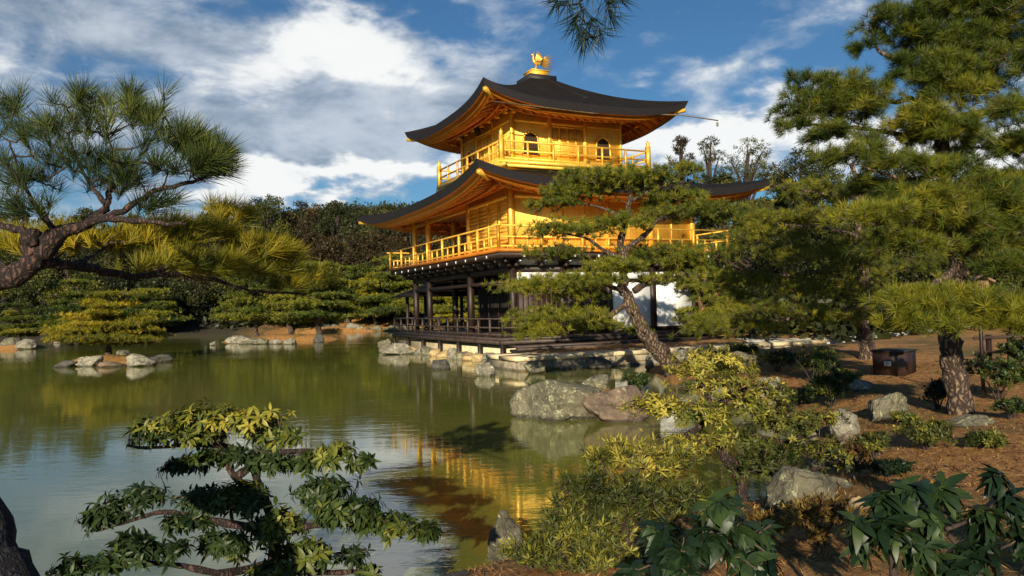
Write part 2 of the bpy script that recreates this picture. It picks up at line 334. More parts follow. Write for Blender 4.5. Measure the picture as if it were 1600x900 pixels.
bump(nt, bs, M(nt, 'ADD', M(nt, 'MULTIPLY', n2, .6), n3), .9, .035)
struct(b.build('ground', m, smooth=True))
# water
b = Buf(); b.add([[-400, -15, 0], [300, -15, 0], [300, 120, 0], [-400, 120, 0]], [[0, 1, 2, 3]])
m, nt, bs, oc = newmat('pond_water')
bs.inputs['Base Color'].default_value = (.060, .066, .012, 1)
n0 = noise(nt, oc, .12, 3)
nt.links.new(ramp(nt, n0, [(.3, (.125, .145, .026)), (.7, (.185, .185, .034))]), bs.inputs['Base Color'])
bs.inputs['Roughness'].default_value = .035; bs.inputs['IOR'].default_value = 1.75; bs.inputs['Specular IOR Level'].default_value = .6
nA = noise(nt, vmul(nt, oc, (1, 2.2, 1)), 1.6, 4, .55, .6); nB = noise(nt, vmul(nt, oc, (1, 2.0, 1)), 7, 3, .5, .4)
patch = ramp(nt, noise(nt, vmul(nt, oc, (.5, 1.2, 1)), .22, 3), [(.4, (.25,)*3), (.62, (1, 1, 1))])
hgt = M(nt, 'MULTIPLY', M(nt, 'ADD', nA, M(nt, 'MULTIPLY', nB, .22)), patch)
bump(nt, bs, hgt, .15, .03)
struct(b.build('pond_water', m))
# pale path behind the pavilion garden
def ribbon(pts, wd, name, mat, dz=.02):
    b = Buf(); P = []
    pts = np.array([ground_px(*p)[:2] if len(p) == 2 else p for p in pts]); n = 30
    t = np.linspace(0, len(pts)-1, n); X = np.interp(t, range(len(pts)), pts[:, 0]); Y = np.interp(t, range(len(pts)), pts[:, 1])
    T = np.stack([np.gradient(X), np.gradient(Y)], 1); T /= np.linalg.norm(T, axis=1)[:, None]; N = np.stack([-T[:, 1], T[:, 0]], 1)
    cs = np.linspace(-1, 1, 7)
    for k in cs:
        x = X+N[:, 0]*k*wd/2; y = Y+N[:, 1]*k*wd/2; P.append(np.stack([x, y, H(x, y)+dz+.03*(1-abs(k))], 1))
    P = np.stack(P, 1); i = np.arange(n-1)[:, None]*7; j = np.arange(6)[None]
    b.add(P.reshape(-1, 3), np.stack([i+j, i+j+1, i+7+j+1, i+7+j], -1).reshape(-1, 4)); return struct(b.build(name, mat, smooth=True))
m_path = simple('pale_gravel', (.55, .50, .40), (.75, .72, .62), 20, .95)
pathp = [tuple(LOC(*q)[:2]) for q in [(8.5, -3.4), (12, -4.2), (16, -5.6), (22, -6), (40, -5)]]
b = None
def ribbon_xy(pts, wd, name, mat):
    global ground_px
    g = ground_px; ground_px = lambda a, b_: np.array([a, b_, 0]); r = ribbon(pts, wd, name, mat, .03); ground_px = g; return r
ribbon_xy(pathp, 1.5, 'path', m_path)

# ------------------------------------------------------------------ pavilion
LU, LV = 8.77, 11.7; CX, CY = LU/2, LV/2
P_ = thing('golden_pavilion', 'gold leafed three storey pavilion with dark curved roofs standing over the pond', 'pavilion', (X0, Y0, 0), rz=TH)
def part(b, name, mat, parent=P_, smooth=False, label=None):
    o = b.build(name, mat, parent if parent.rotation_euler.z != 0 or parent is P_ else None, smooth)
    o.parent = parent
    if label: o['label'] = label
    return o
Z1, Z2, Z3 = .94, 4.28, 8.30
E1, E2, A3, W3 = 1.0, 1.15, 3.85, 2.80
# podium
b = Buf(); b.box((-.75, -.75, -.6), (LU+1.2, LV+.9, .52)); part(b, 'stone_podium', m_slab)
# deck
b = Buf()
b.box((-E1, -E1, Z1-.1), (LU+.4, LV+E1, Z1)); b.box((-E1-.04, -E1-.04, Z1-.24), (LU+.4, -E1+.12, Z1-.103)); b.box((-E1-.04, -E1+.123, Z1-.24), (-E1+.12, LV+E1+.04, Z1-.103))
part(b, 'deck', m_woodr)
for (x, y) in [(-E1+.06, -E1+.06)] + [(-E1+.06, y) for y in np.linspace(1.2, LV+.9, 6)] + [(x, -E1+.06) for x in (1.5, 3.8, 6.2)]:
    b = Buf(); b.box((x-.07, y-.07, -.3), (x+.07, y+.07, Z1-.243)); part(b, 'deck_post', m_wood)
# lower step decks on the east side
b = Buf(); b.box((-.9, -2.05, .60), (8.6, -1.25, .68)); b.box((-.9, -2.08, .50), (8.6, -1.98, .597))
for x in np.linspace(-.6, 8.3, 6): b.box((x, -2.0, .3), (x+.1, -1.9, .5))
part(b, 'step_deck', m_woodr)
def railing(b, p, q, z, hts, n, rad=.035, post=.045, over=0., sub=None):
    p = np.array([*p, 0.]); q = np.array([*q, 0.]); t = (q-p)/np.linalg.norm(q-p)
    for k, h in enumerate(hts):
        o = over if k == len(hts)-1 else 0
        a, c = p-t*o+[0, 0, z+h], q+t*o+[0, 0, z+h]
        b.beam(a, c, rad*1.6, rad*1.6 if k else rad*1.9)
    for i in range(n+1):
        c = p+(q-p)*i/n; b.box((c[0]-post, c[1]-post, z), (c[0]+post, c[1]+post, z+hts[-1]))
        if sub and i < n:
            for s_ in range(1, sub):
                c2 = p+(q-p)*(i+s_/sub)/n; b.box((c2[0]-post*.6, c2[1]-post*.6, z), (c2[0]+post*.6, c2[1]+post*.6, z+hts[-2]))
e = E1-.08
b = Buf(); railing(b, (-e, -e), (-e, LV+e), Z1, (.12, .38, .72), 12, .035, .04); part(b, 'deck_railing', m_woodr)
b = Buf(); railing(b, (-e, -e), (1.9, -e), Z1, (.12, .38, .72), 3, .035, .04); part(b, 'deck_railing', m_woodr)
b = Buf(); railing(b, (-e, LV+e), (3.0, LV+e), Z1, (.12, .38, .72), 4, .035, .04); part(b, 'deck_railing', m_woodr)
# first floor columns
colv = [0, 4.26, 9.6, 11.7]
cols = [(0, v) for v in colv] + [(u, 0) for u in (2.19, 4.38, 6.58, LU)] + [(2.19, 9.6), (2.19, LV), (4.38, LV), (6.6, LV), (LU, LV), (LU, 6)]
for (x, y) in cols:
    b = Buf(); b.box((x-.12, y-.12, Z1), (x+.12, y+.12, 3.62)); part(b, 'column', m_wood)
b = Buf()
for z0, z1 in ((3.45, 3.72), (3.02, 3.16)):
    b.box((-.1, -.085, z0), (LU+.1, .085, z1)); b.box((-.085, .12, z0), (.085, LV, z1)); b.box((-.1, LV-.085, z0), (LU, LV+.085, z1))
part(b, 'beam', m_wood)
# plaster strips between beams (east face) and under the balcony (south)
for i in range(4):
    u0 = i*2.19+.13; b = Buf(); b.box((u0, -.035, 3.163), (u0+1.93, .035, 3.447)); part(b, 'plaster_panel', m_plaster)
for a, c in ((.13, 4.13), (4.39, 9.47), (9.73, 11.57)):
    b = Buf(); b.box((.02, a, 3.72), (.06, c, 3.98)); part(b, 'plaster_panel', m_plaster)
for i in range(4):
    u0 = i*2.19+.13; b = Buf(); b.box((u0, .0, 3.72), (u0+1.93, .04, 3.98)); part(b, 'plaster_panel', m_plaster)
# lower east wall: two timber bays then two white bays
b = Buf()
for i in (0, 1):
    u0 = i*2.19+.123; b.box((u0, -.02, Z1), (u0+1.944, .05, 3.02))
    for k in range(9): b.box((u0+.02+k*.215, -.045, Z1+.1), (u0+.10+k*.215, -.02, 2.98))
    b.box((u0, -.06, 1.75), (u0+1.944, -.046, 1.86))
part(b, 'timber_wall', m_brown)
for i in (2, 3):
    u0 = i*2.19+.123; b = Buf(); b.box((u0, -.03, 1.12), (u0+1.944, .03, 3.02)); part(b, 'white_wall', m_plaster)
b = Buf(); b.box((4.5, -.06, Z1), (LU-.12, .06, 1.117)); part(b, 'sill_beam', m_wood)
# inner room walls first floor (set back behind the veranda)
b = Buf(); b.box((2.1, .1, Z1), (2.2, 8.2, 3.6)); b.box((2.2, 8.1, Z1), (LU, 8.2, 3.6)); b.box((LU-.08, .1, Z1), (LU, 8.1, 3.6))
part(b, 'inner_wall', m_brown)
b = Buf()
for k in range(7): b.box((2.02, .3+k*1.13, 1.9), (2.09, 1.25+k*1.13, 3.0))
part(b, 'shutter_panel', m_dark)
b = Buf(); b.box((2.06, .1, 1.62), (2.098, 8.2, 1.72)); b.box((2.06, .1, 3.1), (2.098, 8.2, 3.2))
for k in range(8): b.box((2.03, .17+k*1.13, Z1), (2.098, .29+k*1.13, 3.6))
part(b, 'wall_frame', m_wood)
b = Buf(); b.box((.1, .1, 3.62), (LU, LV-.1, 3.7)); part(b, 'veranda_ceiling', m_wood)
# balcony two
b = Buf(); b.box((-E2+.1, -E2+.1, Z2-.3), (LU+E2-.1, LV+E2-.1, Z2-.115)); b.box((-.3, -.3, 3.98), (LU+.3, LV+.3, Z2-.3)); part(b, 'balcony_underside', m_wood)
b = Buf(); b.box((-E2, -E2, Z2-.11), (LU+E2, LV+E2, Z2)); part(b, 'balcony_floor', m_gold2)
def bracket(x, y, dx, dy):
    b = Buf(); p = np.array([x, y, 4.02]); q = p+np.array([dx, dy, 0])*.95
    b.beam(p, q, .13, .15); b.beam(p-[0, 0, .16], p-[0, 0, .16]+np.array([dx, dy, 0])*.6, .15, .13)
    b.beam(p-[0, 0, .3], p-[0, 0, .3]+np.array([dx, dy, 0])*.35, .15, .13)
    o = part(b, 'bracket', m_wood)
    b = Buf(); d = np.array([dx, dy, 0])
    b.beam(q+d*.003, q+d*.02, .085, .10); t = b.build('painted_end', m_plaster); t.parent = o
    b = Buf(); r = p-[0, 0, .16]+d*.603; b.beam(r, r+d*.02, .08, .06); t = b.build('painted_end', m_plaster); t.parent = o
for k in range(12): bracket(-.13, k*1.065, -1, 0)
for k in range(9): bracket(k*1.096, -.13, 0, -1)
bracket(-.1, -.1, -.72, -.72)
# balcony two rail
e = E2-.1
for (p, q, n) in (((-e, -e), (-e, LV+e), 7), ((-e, -e), (LU+e, -e), 6), ((LU+e, -e), (LU+e, LV+e), 7), ((-e, LV+e), (LU+e, LV+e), 6)):
    b = Buf(); railing(b, p, q, Z2, (.10, .45, .87), n, .034, .048, .18, 3); part(b, 'balcony_railing', m_goldrail)
# second floor walls
ZT2 = 7.02
b = Buf()
b.box((.03, -.02, Z2), (LU, .08, ZT2)); b.box((0, .083, Z2), (.08, 4.26, ZT2)); b.box((.08, 4.18, Z2), (3.0, 4.26, ZT2))
b.box((3.0, 4.18, Z2), (3.08, 8.3, ZT2)); b.box((3.0, 8.3, Z2), (LU, 8.38, ZT2)); b.box((LU-.08, .083, Z2), (LU, 8.3, ZT2))
part(b, 'upper_wall', m_gold)
for (x, y) in [(0, 0), (0, 4.26), (0, 9.6), (0, LV), (2.19, 0), (4.38, 0), (6.58, 0), (LU, 0), (2.19, LV), (4.38, LV), (6.58, LV), (LU, LV), (3.0, 8.34), (LU, 8.34)]:
    b = Buf(); s_ = .11; b.box((x-s_, y-s_, Z2), (x+s_, y+s_, ZT2)); part(b, 'gilded_column', m_goldrail)
for v0 in (1.07, 2.13, 3.2):
    b = Buf(); b.box((-.06, v0-.07, Z2), (-.003, v0+.07, ZT2-.5)); part(b, 'gilded_column', m_goldrail)
b = Buf()
for k in range(4):
    v0 = .16+k*1.065
    for z in np.arange(Z2+.15, 6.4, .16): b.box((-.03, v0, z), (-.003, v0+.85, z+.05))
part(b, 'louvred_shutter', m_goldrail)
b = Buf()
for z0, z1 in ((6.35, 6.5), (Z2+.02, Z2+.14)):
    b.box((-.05, -.07, z0), (LU+.05, -.023, z1)); b.box((-.07, -.022, z0), (-.004, LV, z1) if z0 > 6 else (-.004, 4.3, z1))
for i in range(4):
    u0 = i*2.19+.11
    b.box((u0+.95, -.045, Z2+.14), (u0+1.02, -.022, 6.35))
part(b, 'gilded_beam', m_goldrail)
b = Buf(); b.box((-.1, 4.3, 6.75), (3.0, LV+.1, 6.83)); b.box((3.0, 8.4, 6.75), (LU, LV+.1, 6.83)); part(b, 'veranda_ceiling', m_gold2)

# roofs
m, nt, bs, oc = newmat('bark_shingle_roof')
sx = nn(nt, 'ShaderNodeSeparateXYZ'); nt.links.new(oc, sx.inputs[0])
n1 = noise(nt, vmul(nt, oc, (1, 1, 22)), 2.0, 8, .75); n2 = noise(nt, oc, 16, 8, .8); n3 = noise(nt, oc, .8, 6)
cs_ = nn(nt, 'ShaderNodeAttribute', attribute_name='tint').outputs['Fac']
crs = M(nt, 'FRACT', M(nt, 'ADD', M(nt, 'MULTIPLY', cs_, 26.), M(nt, 'MULTIPLY', n3, .8)))
c = ramp(nt, M(nt, 'SUBTRACT', M(nt, 'ADD', M(nt, 'MULTIPLY', n1, .5), M(nt, 'MULTIPLY', n2, .5)), M(nt, 'MULTIPLY', M(nt, 'SUBTRACT', crs, .5), .16)), [(.38, (.003, .003, .003)), (.52, (.018, .013, .011)), (.68, (.12, .085, .06))])
nt.links.new(mixc(nt, .35, c, mixc(nt, n3, (.006, .006, .007), (.035, .028, .022))), bs.inputs['Base Color']); bs.inputs['Roughness'].default_value = .8; bs.inputs['Specular IOR Level'].default_value = .3
bump(nt, bs, M(nt, 'ADD', M(nt, 'ADD', n1, n2), M(nt, 'MULTIPLY', crs, -1.1)), 1., .06); bs.inputs['Specular IOR Level'].default_value = .15; m_roof = m
m_roofedge = simple('layered_roof_edge', (.008, .007, .009), (.022, .019, .022), 3, .6, stretch=(1, 1, 20), bs=.4)
def roof(A, B, a, bb, ze, zi, lift, wa, wb, zw, prof=1.28, nraf=.42):
    NS, NT = 48, 16
    s = np.linspace(-1, 1, NS+1)
    def liftf(s, t): return lift*(.75*np.abs(s)**4+.25*np.abs(s)**2)*(1-t)**2.2
    top = Buf(); edge = Buf(); board = Buf(); sof = Buf(); raf = Buf()
    for k in range(4):
        def side(s, hw, hd):   # position on side k with half extents hw (x) hd (y)
            if k == 0: return np.stack([s*hw, -hd+0*s], -1)
            if k == 1: return np.stack([hw+0*s, s*hd], -1)
            if k == 2: return np.stack([-s*hw, hd+0*s], -1)
            return np.stack([-hw+0*s, -s*hd], -1)
        c0 = np.array([CX, CY])
        def grid(fn, n):
            rows = [fn(t) for t in np.linspace(0, 1, n)]
            V = np.stack(rows).reshape(-1, 3); i = np.arange(n-1)[:, None]*(NS+1); j = np.arange(NS)[None]
            return V, np.stack([i+j, i+j+1, i+NS+2+j, i+NS+1+j], -1).reshape(-1, 4)
        flare = 1+.012*np.abs(s)**6
        def topf(t):
            hw = A+(a-A)*t; hd = B+(bb-B)*t; p = side(s, hw, hd)*(1+(flare-1)*(1-t))[:, None]+c0
            return np.column_stack([p, ze+(zi-ze)*(.72*t+.28*t**2.2)+liftf(s, t)])
        top.add(*grid(topf, NT), np.repeat(np.linspace(0, 1, NT), NS+1))
        H1, H2 = .30, .40
        def ef(t):
            ins = t*.12; p = side(s, A-ins, B-ins)*flare[:, None]+c0; return np.column_stack([p, ze-.002-H1*t+liftf(s, 0)])
        edge.add(*grid(ef, 2))
        def bf(t):
            q = [(.12, H1), (.34, H1+.02), (.36, H1+.16), (.62, H1+.18)][min(3, int(round(t*3)))]
            p = side(s, A-q[0], B-q[0])*flare[:, None]+c0; return np.column_stack([p, ze-q[1]+liftf(s, 0)])
        board.add(*grid(bf, 4))
        def sfz(s, t): return (ze-H1-.17+liftf(s, 0))*(1-t)+(zw)*t
        def sf(t):
            hw = (A-.6)+(wa-A+.6)*t; hd = (B-.6)+(wb-B+.6)*t; p = side(s, hw, hd)+c0; return np.column_stack([p, sfz(s, t)])
        sof.add(*grid(sf, 8))
        L = (A if k in (0, 2) else B)
        for q in np.arange(-L+.75, L-.7, nraf):
            lw = wa if k in (0, 2) else wb
            # rafter runs perpendicular to the eave; stops at the hip
            t1 = 1. if abs(q) < lw else max(0, 1-(abs(q)-lw)/(L-.6-lw))
            if t1 < .08: continue
            for (ta, tb, dz, wd) in ((.0, t1, .05, .075), (.42, t1, .13, .09)):
                if tb-ta < .05: continue
                pts = []
                for t in (ta, tb):
                    hw = (A-.6)+(wa-A+.6)*t; hd = (B-.6)+(wb-B+.6)*t; half = hw if k in (0, 2) else hd
                    sv = np.array([q/half]); pp = side(sv, hw, hd)[0]+c0; pts.append(np.array([pp[0], pp[1], sfz(sv, t)[0]-dz]))
                raf.beam(pts[0], pts[1], wd, .09)
        # long purlin lines under the soffit
        for t in (.42, .78):
            hw = (A-.6)+(wa-A+.6)*t; hd = (B-.6)+(wb-B+.6)*t
            pp = side(s, hw, hd)+c0; zz = sfz(s, t)-.2
            for a1 in range(0, NS, 4): raf.beam(np.array([*pp[a1], zz[a1]]), np.array([*pp[a1+4], zz[a1+4]]), .09, .1)
    return top, edge, board, sof, raf
def build_roof(args, **kw):
    top, edge, board, sof, raf = roof(*args, **kw)
    o = part(top, 'roof', m_roof, smooth=True)
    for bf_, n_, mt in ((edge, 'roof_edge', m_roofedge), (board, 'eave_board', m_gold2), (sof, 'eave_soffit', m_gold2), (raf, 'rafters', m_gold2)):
        c_ = bf_.build(n_, mt); c_.parent = o
    return o
build_roof((CX+2.38, CY+2.38, 3.45, 3.45, 6.66, 7.95, .62, CX, CY, 7.0))
build_roof((5.02, 5.02, .45, .45, 10.62, 13.1, .62, W3, W3, 10.95))
for sx_, sy_ in ((-1, -1), (1, -1), (-1, 1), (1, 1)):   # gilded hip ends under the roof corners
    for A_, B_, z in ((CX+2.38, CY+2.38, 6.87), (5.02, 5.02, 10.83)):
        b = Buf(); x, y = CX+sx_*A_, CY+sy_*B_; b.beam((x-sx_*.75, y-sy_*.75, z-.12), (x-sx_*.04, y-sy_*.04, z+.0), .16, .13); part(b, 'hip_end', m_goldrail)
# third floor
b = Buf(); a = A3-.35; b.box((CX-a, CY-a, 7.55), (CX+a, CY+a, Z3-.17)); part(b, 'balcony_skirt', m_gold)
b = Buf(); b.box((CX-A3, CY-A3, Z3-.165), (CX+A3, CY+A3, Z3)); b.box((CX-A3-.22, CY-A3+.05, Z3-.31), (CX+A3+.22, CY-A3+.2, Z3-.168)); b.box((CX-A3+.05, CY-A3-.22, Z3-.313), (CX-A3+.2, CY+A3+.22, Z3-.169))
b.box((CX+A3-.2, CY-A3-.22, Z3-.313), (CX+A3-.05, CY+A3+.22, Z3-.169)); part(b, 'balcony_floor', m_goldrail)
a = A3-.12
cs = [(CX-a, CY-a), (CX+a, CY-a), (CX+a, CY+a), (CX-a, CY+a)]
for k in range(4):
    b = Buf(); railing(b, cs[k], cs[(k+1) % 4], Z3, (.08, .40, .80), 6, .04, .04, 0.); part(b, 'balcony_railing', m_goldrail)
for (x, y) in cs:
    b = Buf(); b.box((x-.09, y-.09, Z3), (x+.09, y+.09, Z3+1.0)); b.lathe((x, y, Z3+1.0), [(.07, 0), (.10, .02), (.10, .05), (.05, .07), (.09, .13), (.085, .18), (.03, .26), (.0, .34)], 10); part(b, 'newel_post', m_goldrail)
ZT3 = 11.0
b = Buf(); b.box((CX-W3, CY-W3, Z3), (CX+W3, CY+W3, ZT3)); part(b, 'upper_wall', m_gold)
b = Buf()
for k in range(4):
    ang = k*math.pi/2; ca, sa = math.cos(ang), math.sin(ang)
    def X(u, v, z):  # u along face, v outward (face 0 looks -y)
        x, y = u, -W3-v; return np.array([CX+x*ca-y*sa, CY+x*sa+y*ca, z])
    def fb(b, u0, u1, v0, v1, z0, z1):
        b.hexa([X(u0, v1, z0), X(u1, v1, z0), X(u1, v0, z0), X(u0, v0, z0), X(u0, v1, z1), X(u1, v1, z1), X(u1, v0, z1), X(u0, v0, z1)])
    for u in ((-W3+.02, -.93, .93) ):
        bb = Buf(); fb(bb, u-.09, u+.09, .003, .09, Z3, ZT3-.1); part(bb, 'gilded_column', m_goldrail)
    bb = Buf(); fb(bb, -W3, W3, .003, .06, 10.18, 10.30); fb(bb, -W3, W3, .003, .05, Z3+.12, Z3+.24); fb(bb, -W3, W3, .003, .07, 10.75, 10.9)
    for u in np.linspace(-W3+.05, W3-.05, 7):   # bracket sets
        fb(bb, u-.10, u+.10, .063, .30, 10.52, 10.62); fb(bb, u-.07, u+.07, .063, .55, 10.64, 10.74); fb(bb, u-.20, u+.20, .20, .30, 10.62+.003, 10.70)
    part(bb, 'gilded_beam', m_goldrail)
    # double doors with lattice lights
    bb = Buf(); fb(bb, -.83, .83, .003, .035, Z3+.25, 10.14)
    for u0 in (-.80, -.39, .03, .44):
        fb(bb, u0-.03, u0, .036, .07, Z3+.25, 10.12)
    fb(bb, .80, .83, .036, .07, Z3+.25, 10.12)
    for z in (Z3+.26, 9.02, 9.38, 10.08): fb(bb, -.83, .83, .036, .062, z, z+.05)
    d_ = part(bb, 'door', m_goldrail)
    gb = Buf()
    for u0 in (-.77, -.36, .06, .47):
        for i in range(6): fb(gb, u0+.025+i*.048, u0+.04+i*.048, .04, .055, 9.45, 10.05)
    q = gb.build('lattice', m_goldrail); q.parent = d_
    gb = Buf()
    for u0 in (-.77, -.36, .06, .47): fb(gb, u0, u0+.30, .037, .041, 9.45, 10.05)
    q = gb.build('window_pane', simple('bronze_grille', (.10, .05, .015), (.17, .085, .02), 3) if k == 0 else bpy.data.materials['bronze_grille']); q.parent = d_
    for uc in (-1.87, 1.87):
        # bell arched window
        prof = [(-.40, 0), (-.37, .5), (-.35, .74), (-.28, .88), (-.15, .96), (0, 1.03), (.15, .96), (.28, .88), (.35, .74), (.37, .5), (.40, 0)]
        z0 = Z3+.48
        ob = Buf(); n = len(prof)
        ob.add([X(uc+p, .02, z0+q_) for p, q_ in prof], [list(range(n))]); 
        fr = Buf()
        for i in range(n-1): fr.beam(X(uc+prof[i][0], .045, z0+prof[i][1]), X(uc+prof[i+1][0], .045, z0+prof[i+1][1]), .07, .07)
        fr.beam(X(uc-.42, .05, z0-.03), X(uc+.42, .05, z0-.03), .09, .07)
        wf = part(fr, 'arched_window', m_goldrail)
        q = ob.build('window_pane', m_dark); q.parent = wf
        lt = Buf()
        for i in range(7):
            u_ = -.255+i*.085; hz = np.interp(u_, [p for p, _ in prof], [q_ for _, q_ in prof]); lt.beam(X(uc+u_, .04, z0), X(uc+u_, .04, z0+hz-.02), .013, .012)
        for z in (.3, .58): lt.beam(X(uc-.33, .05, z0+z), X(uc+.33, .05, z0+z), .014, .014)
        q = lt.build('lattice', bpy.data.materials['bronze_grille']); q.parent = wf
# small tablet under the south eave
b = Buf(); b.hexa([np.array(p) for p in [(CX-W3-.35, CY-.25, 10.15), (CX-W3-.35, CY+.25, 10.15), (CX-W3-.29, CY+.25, 10.15), (CX-W3-.29, CY-.25, 10.15), (CX-W3-.6, CY-.25, 10.75), (CX-W3-.6, CY+.25, 10.75), (CX-W3-.54, CY+.25, 10.75), (CX-W3-.54, CY-.25, 10.75)]])
part(b, 'name_tablet', m_dark)
# rain pipe running out from the corner of the top roof, lightning wire
b = Buf(); p = np.array([CX+4.75, CY-4.85, 10.72]); q = p+np.array([1.9, -.35, -.28])
b.tube([p+[-9.4, 0, -.35], p+[-4.7, 0, -.42], p+[0, 0, -.1], q], [.028]*4, 8); b.lathe(q+np.array([-.05, 0, -.28]), [(.02, 0), (.045, .02), (.05, .15), (.03, .2)], 8)
part(b, 'rain_pipe', simple('weathered_copper', (.12, .09, .05), (.25, .18, .09), 6, .6))
b = Buf(); pts = []
for t in np.linspace(0, .62, 9):
    hw = .45+(5.02-.45)*t; tt = 1-t; z = 10.62+(13.1-10.62)*(.72*tt+.28*tt**2.2)+.05
    pts.append((CX+hw*.25, CY-hw, z))
b.tube(pts, .009, 5); part(b, 'lightning_wire', m_woodr)
# roof pedestal
b = Buf(); b.box((CX-.72, CY-.72, 12.80), (CX+.72, CY+.72, 13.13)); part(b, 'pedestal_base', m_roofedge)
b = Buf(); b.box((CX-.54, CY-.54, 13.133), (CX+.54, CY+.54, 13.19)); b.box((CX-.44, CY-.44, 13.193), (CX+.44, CY+.44, 13.40)); b.box((CX-.48, CY-.48, 13.403), (CX+.48, CY+.48, 13.45)); part(b, 'gilded_pedestal', m_goldrail)
# fishing porch behind the west end
b = Buf()
for (x, y) in ((1.0, 13.1), (4.4, 13.1), (1.0, 16.3), (4.4, 16.3)): b.box((x-.08, y-.08, -.4), (x+.08, y+.08, 2.9))
b.box((.8, 12.75, .78), (4.6, 16.5, .9)); part(b, 'porch_frame', m_wood)
b = Buf(); b.hexa([(.2, 12.7, 2.85), (5.2, 12.7, 2.85), (5.2, 16.9, 2.85), (.2, 16.9, 2.85), (2.4, 13.6, 3.75), (3.0, 13.6, 3.75), (3.0, 16.0, 3.75), (2.4, 16.0, 3.75)]); part(b, 'porch_roof', m_roof)

# phoenix
pc = LOC(CX, CY, 13.45); ph = thing('phoenix_statue', 'gilded phoenix statue with raised wings on top of the roof pedestal', 'statue', pc)
fd = -np.array([.93, .3, 0]); fd /= np.linalg.norm(fd); sdv = np.array([-fd[1], fd[0], 0]); zz = np.array([0, 0, 1.])
def PH(f, s_, z): return pc+fd*f+sdv*s_+zz*z
m_ph = goldmat('gilded_bronze', (.62, .30, .04), (.92, .52, .09), .6, .35, 6)
b = Buf(); b.tube([PH(-.20, 0, .42), PH(-.10, 0, .42), PH(.0, 0, .44), PH(.10, 0, .52), PH(.14, 0, .64), PH(.12, 0, .75), PH(.14, 0, .83), PH(.19, 0, .86), PH(.27, 0, .83)], [.03, .08, .105, .09, .05, .036, .048, .042, .008], 10)
b.tube([PH(.12, 0, .87), PH(.09, 0, .95), PH(.04, 0, .97)], [.03, .025, .006], 6); part(b, 'body', m_ph, None or ph, True) if False else b.build('body', m_ph, ph, True)
for s_ in (-1, 1):
    b = Buf(); b.tube([PH(.0, .05*s_, .40), PH(.03, .06*s_, .2), PH(.0, .06*s_, .02)], [.04, .022, .02], 6); b.tube([PH(-.05, .06*s_, .02), PH(.1, .06*s_, .02)], .015, 5); b.build('leg', m_ph, ph)
    b = Buf()
    for i in range(8):
        a = R(62+i*9); L_ = .50-.02*i
        o = PH(.06-.03*i, .10*s_, .52); tip = o+(-fd*math.sin(a-R(45))*.45+zz*math.cos(a-R(62))*.9)*L_+sdv*s_*.12
        mid = (o+tip)/2+sdv*s_*.05; b.tube([o, mid, tip], [.03, .035, .008], 5)
    b.build('wing', m_ph, ph)
b = Buf()
for i in range(9):
    a = R(-28+i*9); L_ = .78-.03*abs(i-4); o = PH(-.18, (i-4)*.01, .43)
    mid = o+(-fd*math.cos(a)+zz*math.sin(a))*L_*.5+sdv*(i-4)*.02+zz*.05; tip = o+(-fd*math.cos(a)+zz*math.sin(a))*L_+sdv*(i-4)*.035-zz*.02
    b.tube([o, mid, tip], [.02, .035, .01], 5)
b.build('tail', m_ph, ph)

# stone terrace beside the pavilion
t_ = thing('stone_terrace', 'long pale stone terrace slab at the water edge before the pavilion', 'terrace', tuple(LOC(-2, -4.4, 0)))
b = Buf(); x = -2.15; 
while x < 11.5:
    L_ = random.uniform(1.1, 2.0); 
    for (y0, y1) in ((-4.62, -3.2), (-3.19, -2.12)):
        P = [LOC(x, y0, .33), LOC(min(x+L_-.02, 11.8), y0, .33), LOC(min(x+L_-.02, 11.8), y1, .33), LOC(x, y1, .33)]
        h_ = .46+random.uniform(-.008, .008); b.hexa(P+[p+np.array([0, 0, h_-.33]) for p in P])
    x += L_
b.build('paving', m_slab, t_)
b = Buf(); x = -2.05
while x < 11.5:
    L_ = random.uniform(.7, 1.6); y0 = -4.55+random.uniform(-.03, .03)
    P = [LOC(x, y0, -.5), LOC(min(x+L_-.03, 11.7), y0, -.5), LOC(min(x+L_-.03, 11.7), -2.0, -.5), LOC(x, -2.0, -.5)]
    b.hexa(P+[p+np.array([0, 0, .827]) for p in P]); x += L_
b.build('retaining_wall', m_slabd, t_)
b = Buf(); P = [LOC(-.6, -4.95, -.5), LOC(11, -4.95, -.5), LOC(11, -4.6, -.5), LOC(-.6, -4.6, -.5)]; b.hexa(P+[p+np.array([0, 0, .59]) for p in P]); b.build('step', m_slabd, t_)

